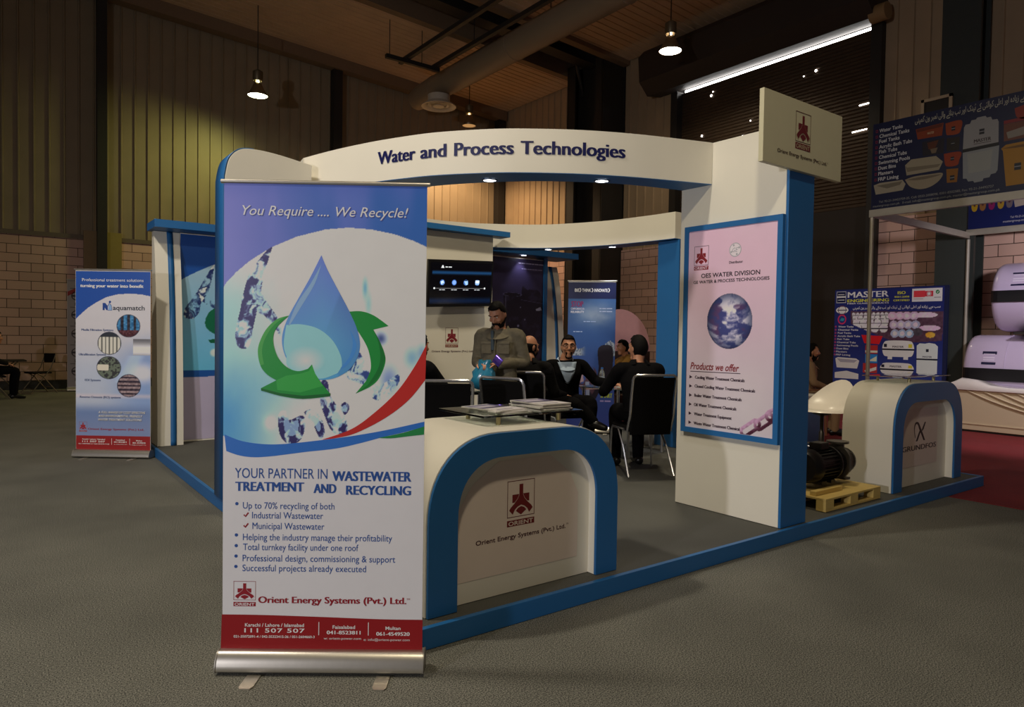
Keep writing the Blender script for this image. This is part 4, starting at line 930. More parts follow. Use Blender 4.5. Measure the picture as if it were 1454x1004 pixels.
MB().box(-.14,-.06,-.10,.10,0,.03).box(.02,.09,-.10,.10,0,.03).box(-.13,-.07,-.03,.03,.02,.06).box(.03,.08,-.03,.03,.02,.06).build('motor_foot', PUMPB, u, smooth=0); MB().box(.27,.36,-.10,.10,0,.02).box(.30,.33,-.05,.05,.015,.06).build('casing_foot', PUMPG, u, smooth=0)
# ---- scoop bar stool behind the pump
st = thing('bar_stool','white scoop-shell bar stool with chrome foot ring behind the pump','stool',(5.18,1.0,S)); st.rotation_euler = (0,0,radians(-100))
WSH = M('white_shell', rgb(236,228,214), .25, noise=.02, coat=.3)
def shell(sc, dz):
    R = []
    for j in range(9):
        r = j/8.; ring = []
        for k in range(30):
            a = 2*pi*k/30; up = max(0,sin(a)); rx = .275*r*sc; ry = (.25+.03*up)*r*sc
            z = .60+dz+(r**2.6)*(.035+.27*up**1.3)-.02*(r > .95)*(1-up); ring.append((rx*cos(a), ry*sin(a)+.04*up*r**3, z))
        R.append(ring)
    return R
A = shell(1,0); B = shell(.955,.014); m = MB(); m.rings(A+B[::-1], cap=False); m.build('seat_shell', WSH, st, smooth=60)
MB().lathe([(.02,.02),(.026,.05),(.026,.40),(.018,.41),(.018,.56),(.09,.585),(.09,.60)],18).build('gas_column', M('dark_chrome', rgb(70,66,62), .3, .8), st)
MB().lathe([(.20,.001),(.20,.008),(.06,.03),(.026,.05)],30).build('base_plate', CHROME, st); MB().tube([(.13*cos(a),.13*sin(a)-.10,.28) for a in np.linspace(0,2*pi,24,endpoint=False)],.009,8,closed=True).build('foot_ring', CHROME, st)
t = thing('display_plinth','small blue plinth with a white top behind the bar stool','plinth',(6.9,2.35,0.007)); MB().box(-.30,.30,-.25,.25,0,.66).build('plinth_body', BLUE, t, smooth=0); MB().box(-.31,.31,-.26,.26,.6605,.70).build('plinth_top', CREAM, t, smooth=0)

# ================================================================ THE TANK STALL ON THE RED CARPET
fr = thing('stall_frame','aluminium post and beam frame of the tank stall','stall frame',(8.5,2.2,.007))
GALU = M('grey_aluminium', rgb(176,170,158), .45, .4)
for (x,y) in ((0,0),(3.3,0),(0,-3.9),(3.3,-3.9)): MB().lathe([(.028,0),(.028,3.14)],8,(x,y,0)).build('post', GALU, fr, smooth=0)
MB().box(-.03,.03,-3.95,.03,3.142,3.242).build('beam', GALU, fr, smooth=0); MB().box(.031,3.27,-.03,.03,3.15,3.25).build('beam', GALU, fr, smooth=0); MB().box(3.271,3.33,-3.95,.03,3.20,3.30).build('beam', GALU, fr, smooth=0)
NB2 = (16,26,72)
fb = thing('fascia_board','big navy fascia board with tanks and tubs over the stall front','fascia board',(8.5,.25,3.252))
MB().box(-.012,.02,-1.95,1.965,0,1.19).build('board', M('fascia_navy_back', rgb(20,30,74), .5), fb, smooth=0)
pr = Print(rel(fb, lambda u,v,d: (8.4875-d,-u,v)), .62)  # low gain: the dimness up there is put into the inks
pr.rect(-2.212,3.256,1.70,4.44,NB2,.0)
WT = (235,235,240)
for i,(t,u0,u1,v) in enumerate([('Water Tanks',-2.127,-1.818,4.349),('Chemical Tanks',-2.124,-1.730,4.272),('Fuel Tanks',-2.126,-1.854,4.201),('Acrylic Bath Tubs',-2.124,-1.690,4.124),('Fish Tubs',-2.124,-1.880,4.056),('Chemical Tubs',-2.122,-1.755,3.981),('Swimming Pools',-2.126,-1.712,3.904),('Dust Bins',-2.128,-1.891,3.829),('Planters',-2.126,-1.926,3.754),('FRP Lining',-2.126,-1.852,3.676)]):
    pr.text(t,u0,u1,v-.035,.050,'b',WT); pr.rect(-2.176,v-.030,-2.146,v+.006,(150,40,70),1); pr.rect(-2.170,v-.022,-2.152,v-.002,NB2,1.6)
pr.text('Tel: 92-21-34453729-25, Cell: 0333-2008098, 0301-8202580, Fax: 92-21-34492727',-2.107,-.714,3.335,.030,'b',(150,150,150)); pr.text('mastergroup.com.pk   E-mail: info@mastergroup.com.pk, master@mastergroup.com.pk',-2.187,-.645,3.283,.030,'b',(150,150,150))
# Urdu headline, letters in their joined forms, right to left
AR = {'س':'\ufeb1\ufeb2\ufeb3\ufeb4','ب':'\ufe8f\ufe90\ufe91\ufe92','ے':'\ufbae\ufbaf','ز':'\ufeaf\ufeb0','ی':'\ufbfc\ufbfd\ufbfe\ufbff','ا':'\ufe8d\ufe8e','د':'\ufea9\ufeaa','ہ':'\ufba6\ufba7\ufba8\ufba9','و':'\ufeed\ufeee','ر':'\ufead\ufeae','ع':'\ufec9\ufeca\ufecb\ufecc','ل':'\ufedd\ufede\ufedf\ufee0','ک':'\ufb8e\ufb8f\ufb90\ufb91','ٹ':'\ufb66\ufb67\ufb68\ufb69','ن':'\ufee5\ufee6\ufee7\ufee8','م':'\ufee1\ufee2\ufee3\ufee4','پ':'\ufb56\ufb57\ufb58\ufb59'}
def urdu(s):
    out = ''
    for w_ in s.split():
        o = ''
        for i,ch in enumerate(w_):
            f = AR[ch]; pj = i > 0 and len(AR[w_[i-1]]) == 4; nj = i < len(w_)-1 and len(f) == 4
            o += f[3] if (pj and nj) else f[2] if nj else f[1] if pj else f[0]
        out += o+' '
    return out.strip()[::-1]
UR = urdu('سب سے زیادہ اور اعلی کوالٹی کے ٹینک اور ٹب بنانے والی نمبر ون کمپنی')
pr.text(UR,-1.66,-.30,4.335,.075,'b',(200,196,180))
def fpoly(pts,col,l=1): pr.poly(pts,col,l)
def tile(u,v,r,l=2.4): pr.rect(u-r,v-r*1.2,u+r,v+r*1.2,(28,30,44),l); pr.rect(u-r,v-r*.15,u+r,v+r*.15,(170,170,176),l+.4)
OR = (150,60,24)
fpoly([(-1.648,4.25),(-1.307,4.262),(-1.322,4.10),(-1.62,4.11)],OR); fpoly([(-1.640,4.245),(-1.312,4.256),(-1.330,4.215),(-1.63,4.205)],(108,40,20),1.6); pr.text('MASTER',-1.50,-1.42,4.15,.03,'b',(220,190,150))
fpoly(bez([(-1.285,4.246),(-1.100,4.245),(-1.104,4.12),(-1.14,4.08),(-1.24,4.085),(-1.272,4.11),(-1.285,4.246)],4),(164,66,22)); tile(-1.19,4.16,.022)
fpoly([(-1.564,4.063),(-1.293,4.065),(-1.296,3.867),(-1.549,3.876)],(34,28,44)); fpoly([(-1.50,4.04),(-1.36,4.05),(-1.40,3.95),(-1.48,3.95)],(96,44,20),1.5); fpoly([(-1.46,3.95),(-1.37,3.955),(-1.39,3.89),(-1.44,3.89)],(130,110,90),1.6)
fpoly([(-1.265,4.050),(-1.111,4.040),(-1.116,3.870),(-1.260,3.880)],(44,34,30)); tile(-1.19,3.97,.02)
fpoly(bez([(-1.292,3.856),(-1.097,3.845),(-1.11,3.74),(-1.135,3.68),(-1.25,3.686),(-1.28,3.74),(-1.292,3.856)],4),(166,60,22)); tile(-1.19,3.775,.02)
fpoly([(-1.258,3.651),(-1.117,3.640),(-1.128,3.466),(-1.246,3.474)],(160,102,20)); tile(-1.185,3.53,.026)
TB = (178,166,142)
fpoly([(-1.772,3.795),(-1.694,3.860),(-1.387,3.848),(-1.302,3.758),(-1.345,3.660),(-1.748,3.655)],TB); fpoly([(-1.772,3.795),(-1.745,3.76),(-1.33,3.735),(-1.302,3.758),(-1.36,3.70),(-1.74,3.70)],(140,128,108),1.5)
fpoly(bez([(-1.766,3.60),(-1.65,3.625),(-1.45,3.622),(-1.301,3.610),(-1.34,3.52),(-1.45,3.455),(-1.58,3.445),(-1.70,3.50),(-1.766,3.60)],4),(172,158,134)); fpoly(bez([(-1.75,3.595),(-1.6,3.605),(-1.32,3.60),(-1.42,3.575),(-1.6,3.568),(-1.75,3.595)],3),(128,114,96),1.6)
fpoly([(-2.185,3.591),(-2.10,3.612),(-1.80,3.606),(-1.758,3.543),(-1.792,3.465),(-2.153,3.457)],(180,170,150)); fpoly([(-2.15,3.58),(-1.80,3.590),(-1.83,3.545),(-2.0,3.52)],(132,122,106),1.6)
fpoly([(-1.067,4.14),(-1.05,4.175),(-1.0,4.175),(-.985,4.215),(-.935,4.215),(-.92,4.235),(-.83,4.235),(-.815,4.21),(-.77,4.21),(-.755,4.17),(-.70,4.165),(-.685,4.13),(-.680,3.875),(-1.072,3.862)],(168,166,168)); fpoly([(-1.075,3.868),(-.675,3.880),(-.675,3.838),(-1.075,3.826)],(20,18,26),1.8)
fpoly([(-1.072,3.83),(-.671,3.84),(-.68,3.54),(-.70,3.505),(-.75,3.50),(-.765,3.465),(-.83,3.462),(-.84,3.43),(-.93,3.425),(-.945,3.45),(-1.0,3.45),(-1.02,3.49),(-1.06,3.495)],(160,164,168)); fpoly([(-1.02,3.80),(-.74,3.806),(-.76,3.56),(-1.0,3.55)],(172,174,170),1.5)
tile(-.865,4.05,.028); pr.text('MASTER',-.95,-.76,3.925,.042,'B',(60,40,46)); pr.rect(-.95,3.905,-.76,3.911,(60,40,46),2)
fpoly([(-.65,3.79),(-.60,3.83),(-.35,3.835),(-.16,3.83),(-.12,3.79),(-.16,3.33),(-.585,3.325),(-.63,3.76)],(190,134,20)); fpoly(bez([(-.645,3.79),(-.5,3.80),(-.3,3.80),(-.125,3.79),(-.3,3.772),(-.5,3.772),(-.645,3.79)],3),(128,84,16),1.6); tile(-.47,3.545,.035)
fpoly([(-.630,4.081),(-.15,4.081),(-.15,3.874),(-.623,3.874)],(120,64,46)); fpoly([(-.630,4.085),(-.15,4.085),(-.15,4.125),(-.630,4.125)],(150,30,40)); fpoly([(-.60,3.98),(-.2,4.05),(-.2,3.93),(-.58,3.90)],(160,150,140),1.6)
fpoly(bez([(-.522,4.251),(-.40,4.27),(-.2,4.26),(-.23,4.14),(-.36,4.10),(-.49,4.13),(-.522,4.251)],4),(156,44,24))
fpoly([(.05,4.20),(.55,4.20),(.5,3.5),(.1,3.5)],(170,170,172)); fpoly([(.75,4.1),(1.4,4.1),(1.35,3.6),(.8,3.6)],(60,110,150)); tile(.3,3.9,.03)
pr.build('printed_artwork', INK, fb)
fb2 = thing('fascia_board','navy fascia board at the back of the stall seen under the front one','fascia board',(11.8,.25,3.31))
MB().box(-.012,.02,-1.95,1.965,0,1.0).build('board', M('fascia_navy_back', rgb(20,30,74), .5), fb2, smooth=0)
pr = Print(rel(fb2, lambda u,v,d: (11.7875-d,-u,v)), 1.3); pr.rect(-2.2,3.315,1.70,4.30,(18,28,80),0)
for i,(u,c) in enumerate(((-2.12,(160,130,30)),(-2.0,(130,90,50)),(-1.87,(120,24,84)),(-1.74,(150,120,40)),(-1.62,(96,86,92)))):
    fpoly(bez([(u-.04,3.9),(u+.04,3.9),(u+.045,3.66),(u,3.60),(u-.045,3.66),(u-.04,3.9)],3),c); pr.disc(u,3.70,.016,(70,30,40),1.8,n=10)
fpoly([(-2.14+.72,3.74),(-1.42+.55,3.76),(-.88,3.64),(-1.38,3.60)],(180,172,156)); fpoly(bez([(-.84,3.78),(-.4,3.80),(-.42,3.62),(-.6,3.56),(-.78,3.62),(-.84,3.78)],4),(180,172,156)); fpoly([(-1.56,3.72),(-1.42,3.74),(-1.40,3.62),(-1.54,3.60)],(150,140,130))
pr.text('Tel: 92-21-34453729-25, Cell: 0333-2008098, Fax: 92-21-34492727',-1.60,-.60,3.43,.034,'b',(150,150,160)); pr.text('mastergroup.com.pk   E-mail: info@mastergroup.com.pk',-1.7,-.62,3.37,.034,'b',(150,150,160)); pr.build('printed_artwork', INK, fb2)
# printed backdrop board of the stall
kb = thing('backdrop_board','navy printed board with tank photos standing behind the far counter','backdrop board',(11.7,3.46,.007))
MB().box(0,.04,-1.02,.98,.50,2.38).build('board', M('fascia_navy_back', rgb(20,30,74), .5), kb, smooth=0); 
for y in (-.95,.90): MB().box(.045,.10,y-.03,y+.03,0,2.3).build('support_post', GALU, kb, smooth=0)
KW = 1.96/2.2
pk = lambda u,v,d: (-.004-d, .985-u*KW, .62+v)
def kmap(U,V):
    c = np.zeros(U.shape+(3,)); c[:] = (26,34,92); c = mixc(c, sstep(.9,.2,V)*.6, (40,56,120))
    ph = inside(U,V,[(.354,1.34),(2.18,1.31),(2.165,.80),(1.35,.74),(1.0,.86),(.36,1.10)])
    n = vn(U*26,V*26,3)
    b = np.zeros_like(c); b[:] = (70,46,62)
    for (r,cy_) in ((0,1.27),(1,1.20),(2,1.12),(3,1.02)):
        for k in range(9):
            rad = .038+.016*r; x = .42+k*(.085+.032*r)+.03*r; d = np.hypot(U-x,V-cy_); b = mixc(b, (d < rad)*(U < 1.15), (186,180,196)); b = mixc(b, (abs(V-cy_+.01) < .008)*(d < rad)*(U < 1.15), (30,26,40))
    for k in range(11):
        x = 1.22+.14*(k%4)+.03*(k//4); y = 1.24-.16*(k//4); d = np.hypot((U-x)/.085,(V-y)/.075); b = mixc(b, d < 1, (190-6*k,150,176)); b = mixc(b, d < .55, (206,176,196)); 
    b = mixc(b, (np.hypot((U-1.85)/.22,(V-1.25)/.05) < 1), (206,170,196)); b = mixc(b, (np.hypot((U-1.93)/.2,(V-1.02)/.05) < 1), (196,160,190)); b = mixc(b, (np.hypot((U-1.95)/.09,(V-.90)/.05) < 1), (190,140,50)); b = mixc(b, (np.hypot((U-1.72)/.09,(V-.95)/.07) < 1), (60,54,64)); b = b+(n-.5)[...,None]*26
    return np.where(ph[...,None], b, c)
raster('printed_artwork', pk, .0,2.18,-.10,1.745, 190,160, kmap, INK, kb, gain=1.9)
pr = Print(pk,1.9); w_ = (214,210,222); y_ = (196,184,40)
for row in [('MASTER',.279,1.138,1.596,.1139,'B',w_),('ENGINEERING',.276,1.146,1.510,.0570,'B',y_),('FIBER GLASS PRODUCTS',.277,1.142,1.470,.028,'B',w_),('ISO',1.311,1.466,1.632,.0535,'B',y_),('9001:2008',1.251,1.537,1.569,.03,'b',y_),('CERTIFIED',1.233,1.544,1.504,.0341,'B',y_)]: pr.text(*row)
for i,(t,u0,u1) in enumerate([('Water Tanks',.093,.426),('Chemical Tanks',.088,.528),('Fuel Tanks',.084,.380),('Acrylic Bath Tubs',.080,.572),('Fish Tubs',.076,.342),('Chemical Tubs',.072,.482),('Swimming Pools',.068,.534),('Dust Bins',.064,.328),('Planters',.059,.297),('FRP Lining',.055,.374)]):
    v = 1.028-.0602*i; pr.text(t,u0,u1,v,.034,'b',w_); pr.ring(.035-.0008*i,v+.016,.017,.008,(200,60,80),1,n=12)
pr.text(UR,.40,2.12,1.375,.05,'b',(210,206,190))
pr.rect(.036,1.50,.245,1.718,(206,206,216),.6); pr.rect(.044,1.63,.237,1.71,(20,24,60),1); pr.rect(.044,1.51,.237,1.60,(20,24,60),1); pr.rect(.07,1.655,.21,1.667,(206,206,216),1.6); pr.rect(.07,1.55,.21,1.562,(206,206,216),1.6)
pr.rect(1.59,1.487,2.144,1.718,(214,206,214),1); pr.rect(1.62,1.565,1.83,1.68,(190,50,60),1.6); pr.rect(1.83,1.575,1.98,1.67,(170,40,56),1.6); pr.disc(1.905,1.622,.042,(206,190,200),2); pr.ring(1.905,1.622,.036,.010,(150,60,70),2.4); pr.disc(2.06,1.65,.035,(30,110,60),1.6); pr.poly([(2.04,1.65),(2.06,1.63),(2.09,1.68),(2.06,1.65)],(230,230,230),2); pr.rect(1.62,1.53,1.80,1.54,(150,120,130),1.6); pr.rect(2.0,1.55,2.12,1.56,(90,90,100),1.6)
pr.disc(.167,1.361,.137,(210,204,204),1,ry=.068); pr.ring(.167,1.361,.09,.012,(90,40,50),1.6); pr.rect(.06,1.352,.275,1.37,(60,60,80),1.8); pr.disc(.169,1.183,.095,(170,40,80),1); pr.disc(.169,1.183,.070,(30,44,100),1.4); pr.poly([(.12,1.16),(.20,1.15),(.23,1.20),(.16,1.21)],(40,120,140),1.8)
def tk(x0,x1,y0,y1,band,col=(206,212,222)):
    pr.poly(bezc([(x0,(y0+y1)/2),(x0+.03,y1-.04),(x0+.12,y1),(x1-.12,y1),(x1-.03,y1-.04),(x1,(y0+y1)/2),(x1-.03,y0+.03),(x1-.12,y0),(x0+.12,y0),(x0+.03,y0+.03)],3),col,1); pr.rect(x0,band-.014,x1,band+.014,(20,20,30),1.6)
tk(1.038,1.66,.50,.79,.63); pr.rect(1.15,.45,1.24,.52,(190,196,206),.8); pr.rect(1.46,.45,1.55,.52,(190,196,206),.8); pr.rect(1.07,.67,1.13,.73,(24,26,40),2); pr.rect(1.55,.665,1.62,.73,(180,170,40),2); pr.text('MASTER',1.24,1.46,.665,.035,'B',(40,36,50))
tk(1.004,1.665,.18,.385,.265); pr.rect(1.03,.30,1.09,.35,(24,26,40),2); pr.rect(1.56,.30,1.63,.35,(180,170,40),2); pr.text('MASTER',1.20,1.43,.305,.035,'B',(40,36,50))
pr.poly([(1.707,.71),(1.76,.75),(1.86,.745),(1.93,.76),(2.04,.745),(2.094,.70),(2.09,.21),(2.04,.165),(1.93,.175),(1.86,.155),(1.76,.17),(1.715,.21)],(176,196,220),1); pr.rect(1.705,.455,2.094,.483,(24,26,40),1.6); pr.rect(1.88,.60,1.93,.65,(24,26,40),2); pr.text('MASTER',1.82,1.99,.50,.03,'B',(60,60,80))
pr.poly([(.597,.89),(1.04,.87),(1.03,.84),(.972,.718),(.665,.733),(.61,.86)],(176,24,32),1); pr.rect(.69,.54,.945,.70,(150,40,40),1); pr.rect(.69,.56,.945,.60,(200,190,170),1.5); pr.rect(.69,.37,.945,.53,(40,110,170),1); pr.poly([(.75,.40),(.93,.50),(.93,.40)],(206,206,160),1.5); pr.rect(.65,.18,.945,.36,(150,44,44),1); pr.poly([(.68,.22),(.93,.30),(.93,.24),(.72,.18)],(190,180,176),1.5)
pr.poly([(.044,.43),(.10,.455),(.50,.44),(.569,.40),(.528,.25),(.08,.255)],(196,192,196),1); pr.poly([(.08,.43),(.53,.41),(.46,.36),(.16,.36)],(140,138,150),1.6); pr.poly([(.04,.16),(.30,.20),(.56,.15),(.56,.05),(.04,.05)],(186,184,190),1)
pr.build('lettering', INK, kb)
# tanks
LAV = M('lavender_fibreglass', rgb(206,190,222), .28, noise=.02, coat=.3)
TANKB = M('tank_band_black', rgb(18,17,22), .4)
def tank(label, yc, L, zc, rz_, rx_, nm, stand=0., bz=.09):
    t = thing('storage_tank', label, 'tank', (11.72,yc,.007)); zl = zc-.007
    prof = [(.02,-L/2),(.70,-L/2+.01),(.92,-L/2+.04),(.98,-L/2+.08),(1,-L/2+.14),(1,L/2-.14),(.98,L/2-.08),(.92,L/2-.04),(.70,L/2-.01),(.02,L/2)]
    R = [[(r*rx_*cos(2*pi*k/40), y, zl+r*rz_*sin(2*pi*k/40)) for k in range(40)] for r,y in prof]
    MB().rings(R).build('tank_shell', LAV, t, smooth=50)
    R = []
    for (r,y) in prof[1:-1]: R.append([(-(r*rx_+.012),y,zl-bz),(-(r*rx_+.02),y,zl-bz),(-(r*rx_+.02),y,zl+bz),(-(r*rx_+.012),y,zl+bz)])
    MB().rings(R).build('seam_band', TANKB, t, smooth=0)
    for y in (L/2-.62,L/2-1.22,L/2-1.9): MB().tube([(-(rx_+.002)*cos(a), y, zl+(rz_+.002)*sin(a)) for a in np.linspace(.14,1.5,12)],.006,6).build('moulding_rib', LAV, t)
    ps = lambda u,v,d: (-(rx_*math.sqrt(max(0,1-((v-zl)/rz_)**2))+.004+d), -u, v)
    p_ = Print(ps,1.4); u0 = -(L/2-.30); z0 = zl+.16
    p_.rect(u0,z0,u0+.20,z0+.21,(30,30,60),.5); p_.rect(u0+.02,z0+.065,u0+.18,z0+.085,(200,190,215),1); p_.rect(u0+.02,z0+.10,u0+.18,z0+.12,(200,190,215),1); p_.rect(u0+.02,z0+.16,u0+.18,z0+.172,(200,190,215),1)
    if nm: p_.text('MASTER',u0+1.02,u0+1.62,z0-.02,.115,'B',(36,22,36),1); p_.text('ENGINEERING',u0+1.02,u0+1.62,z0-.065,.03,'b',(60,40,60),1)
    p_.build('lettering', INKG, t)
    for y in (L/2-.72,-L/2+.72): MB().box(-rx_*.9,rx_*.5,y-.17,y+.17,max(.0,zl-rz_-.15) if not stand else stand,zl-rz_*.62).build('cradle_foot', LAV, t, smooth=0, bevel=.02)
    return t
tank('upper lavender tank with a black seam band on the stall rack',-.05+.15,3.2,2.14,.55,.46,False,stand=1.585)
tank('lower, wider lavender tank with a black seam band behind the bath tub',.23,3.7,.90,.635,.42,True,bz=.10)
rk = thing('tank_rack','dark rack deck carrying the upper lavender tank','rack',(11.74,-.05,.007))
MB().box(-.42,.42,-1.4,1.4,1.545,1.575).build('rack_deck', DARKSTEEL, rk, smooth=0)
for (x,y) in ((.445,-1.3),(.445,1.3)): MB().box(x-.02,x+.02,y-.02,y+.02,0,1.545).build('rack_post', DARKSTEEL, rk, smooth=0)
# bath tub
CR2 = M('acrylic_cream', rgb(214,196,166), .3, noise=.02); WH = M('acrylic_white', rgb(238,230,226), .18, noise=.01, coat=.4)
bt = thing('bath_tub','cream panelled white bath tub with swooping ribs in front of the tanks','bath tub',(10.88,.55,.007))
MB().box(0,.36,-1.7,1.40,.03,.655).build('apron_panel', CR2, bt, smooth=0, bevel=.006); MB().box(-.012,.0,-1.7,1.40,.12,.135).build('plinth_line', CR2, bt, smooth=0)
MB().box(.02,.34,-1.65,1.36,0,.03).build('plinth', DARKSTEEL, bt, smooth=0)
m = MB(); rim = [[( .38,y,z),( -.04,y,z),(-.05,y,z+.05),(-.03,y,z+.065+b),(.05,y,z+.06+b*1.4),(.38,y,z+.06+b)] for y,z,b in [(-1.75,.656,.02),(-1.0,.656,.02),(.2,.656,.0),(.7,.656,.0),(.95,.656,.02),(1.15,.656,.075),(1.35,.656,.09),(1.5,.656,.03)]]
m.rings(rim).build('rim', WH, bt, smooth=60)
for k in range(5):
    y0 = 1.25-.22*k; P = bez([(-.006,y0,.645),(-.012,y0-.35,.50),(-.014,y0-.85,.36),(-.012,y0-1.5,.27)],8); P = [p for p in P if p[1] > -1.68]
    MB().tube(P,.014,8).build('swoop_rib', CR2, bt)

# ================================================================ FAR LEFT CORNER
def folding(label,x,y,fx,fy,src=None):
    if src is not None:
        o = copy_tree(src); o['label'] = label; o.location = (x,y,0); o.rotation_euler = (0,0,math.atan2(fx,-fy)); return o
    t = thing('folding_chair', label, 'chair', (x,y,0), math.atan2(fx,-fy), 'folding chairs by the block wall'); CHD = M('worn_steel', rgb(120,112,96), .45, .6)
    MB().box(-.19,.19,-.20,.17,.43,.465).build('seat', SEATF, t, bevel=.012); MB().box(-.20,.20,.20,.235,.66,.86).build('backrest', SEATF, t, bevel=.02)
    for s in (-1,1):
        MB().tube([(s*.20,.235,.84),(s*.20,.14,.55),(s*.20,-.26,.012)],.011,8).build('leg', CHD, t); MB().tube([(s*.18,-.12,.44),(s*.18,.0,.36),(s*.18,.28,.012)],.011,8).build('leg', CHD, t)
    MB().tube([(-.18,.2,.13),(.18,.2,.13)],.008,6).tube([(-.2,-.2,.10),(.2,-.2,.10)],.008,6).build('stretcher', CHD, t); return t
f0 = folding('black folding chair standing by the block wall left of the slim banner',-.66,15.35,-.75,-.35)
folding('folding chair at the far end of the small folding table',-2.05,15.4,.9,.2,f0)
t = thing('folding_table','dark folding table by the block wall at the far left','table',(-1.35,15.3,0),.05); MB().box(-.45,.45,-.35,.35,.70,.73).build('table_top', DARKSTEEL, t, smooth=0)
for s in (-1,1):
    for e in (-.3,.3): MB().tube([(s*.30,e,.698),(-s*.1+s*.1,e,.40),(s*.36,e,.012)],.012,8).build('leg', M('worn_steel', rgb(120,112,96), .45, .6), t)
# banners by the wall behind the slim banner
wbn = rollup('white wall banner with small round emblems behind the slim banner',(.55,15.6,0),0.0,1.35,2.5)
pr = Print(lambda u,v,d: (u,-.0005-d,v),1.0); pr.rect(-.67,.1,.67,2.48,(150,142,150),0)
for k in range(5):
    z = .45+.42*k
    for x in (-.5,.1,.5): pr.ring(x,z,.10,.02,(60,50,60),1,n=20); pr.rect(x-.09,z-.02,x+.09,z+.02,(50,44,56),1.4); pr.rect(x-.03,z-.22,x+.06,z-.15,(40,38,50),1); pr.rect(x-.12,z+.16,x+.1,z+.175,(90,84,92),1)
pr.poly([(-.67,2.12),(-.2,2.40),(-.2,2.48),(-.67,2.22)],(140,30,36),1); pr.text('TE',.25,.45,2.18,.12,'B',(40,34,44)); pr.rect(.3,1.0,.66,1.75,(40,34,50),1.5); pr.build('lettering', INK, wbn)
# pink round-topped panel and stall goods behind the seated man
t = thing('round_panel','pink round-topped display panel behind the dark blue banner','panel',(7.6,6.2,0.007),math.atan2(-.6,.8))
P = [(-.55,.05)]+[(.55*cos(a),1.15+.75*sin(a)) for a in np.linspace(pi,0,20)]+[(.55,.05)]
MB().prism(P, lambda u,v,a: (u,a,v), 0,.05).build('panel_board', M('panel_pink', rgb(226,170,176), .5), t, smooth=30); MB().box(-.5,.5,-.15,.2,0,.05).build('foot', DARKSTEEL, t, smooth=0); MB().box(-.549,.549,-.004,0,.1,1.15).build('lower_panel', M('panel_brown', rgb(64,40,30), .6), t, smooth=0)
# ================================================================ PEOPLE
Vc = Vector
def chain(mb, pts, rad, n=12, caps=True):
    """limb: rings along a smoothed joint chain with rounded ends; rad per joint"""
    P = [tuple(p)+(r,) for p,r in zip(pts,rad)]; Q = bez(P,4)
    pts2 = [Vc(q[:3]) for q in Q]; rr = [q[3] for q in Q]
    a = (pts2[0]-pts2[1]).normalized(); b = (pts2[-1]-pts2[-2]).normalized()
    pts2 = [pts2[0]+a*rr[0]*.75, pts2[0]+a*rr[0]*.45]+pts2+[pts2[-1]+b*rr[-1]*.45, pts2[-1]+b*rr[-1]*.75]; rr = [rr[0]*.45, rr[0]*.85]+rr+[rr[-1]*.85, rr[-1]*.45]
    mb.tube(pts2, rr, n)
def torso(mb, secs, n=24):
    """secs: (centre, side vector*halfwidth, front vector*halfdepth)"""
    R = []
    for c,s,f in secs: R.append([Vc(c)+Vc(s)*cos(2*pi*k/n)*(1 if True else 1)+Vc(f)*sin(2*pi*k/n) for k in range(n)])
    c0,s0,f0 = secs[0]; c1,s1,f1 = secs[-1]
    lo = [Vc(c0)+(p-Vc(c0))*.6 for p in R[0]]; hi = [Vc(c1)+(p-Vc(c1))*.6 for p in R[-1]]
    mb.rings([[p-(Vc(secs[1][0])-Vc(c0)).normalized()*.02 for p in lo]]+R+[[p+(Vc(c1)-Vc(secs[-2][0])).normalized()*.02 for p in hi]])
def head_pt(c,F,U,Sd,th,ph,k=1.0):
    s = cos(th)*cos(ph); f = cos(th)*sin(ph); u = sin(th)
    x = .076*s; y = (.094 if f > 0 else .104)*f; z = .122*u
    if u < 0:
        x *= 1-.24*(-u)**1.4
        if f < 0: y *= 1+.42*u
        else: y *= 1+.05*u
    if u > .3 and f > 0: y *= 1-.10*(u-.3)
    return c+Sd*(x*k)+F*(y*k)+U*(z*k)
def head(mb,c,F,U,Sd):
    R = [[head_pt(c,F,U,Sd,pi*j/18-pi/2,2*pi*k/28) for k in range(28)] for j in range(1,18)]; mb.rings(R)
    L = lambda s,f,u: c+Sd*s+F*f+U*u
    mb.tube([L(0,.082,.030),L(0,.098,.008),L(0,.112,-.020),L(0,.098,-.030)],[.008,.0105,.0135,.009],10)     # nose
    for s in (-1,1):
        mb.ball(L(s*.013,.096,-.026),(.010,.011,.008),10,7,(Sd,F,U)); mb.ball(L(s*.077,-.008,-.004),(.011,.020,.033),10,8,(Sd,F,U))   # nostrils, ears
        mb.tube([L(s*.012,.089,.036),L(s*.032,.088,.041),L(s*.055,.070,.034)],[.007,.009,.006],8)            # brow
        mb.ball(L(s*.042,.070,-.018),(.022,.020,.020),10,7,(Sd,F,U))                                          # cheek
    mb.tube([L(-.024,.083,-.056),L(0,.094,-.054),L(.024,.083,-.056)],[.005,.0085,.005],8); mb.tube([L(-.02,.084,-.066),L(0,.093,-.067),L(.02,.084,-.066)],[.005,.009,.005],8)
    mb.ball(L(0,.070,-.094),(.030,.026,.024),12,8,(Sd,F,U))                                                  # chin
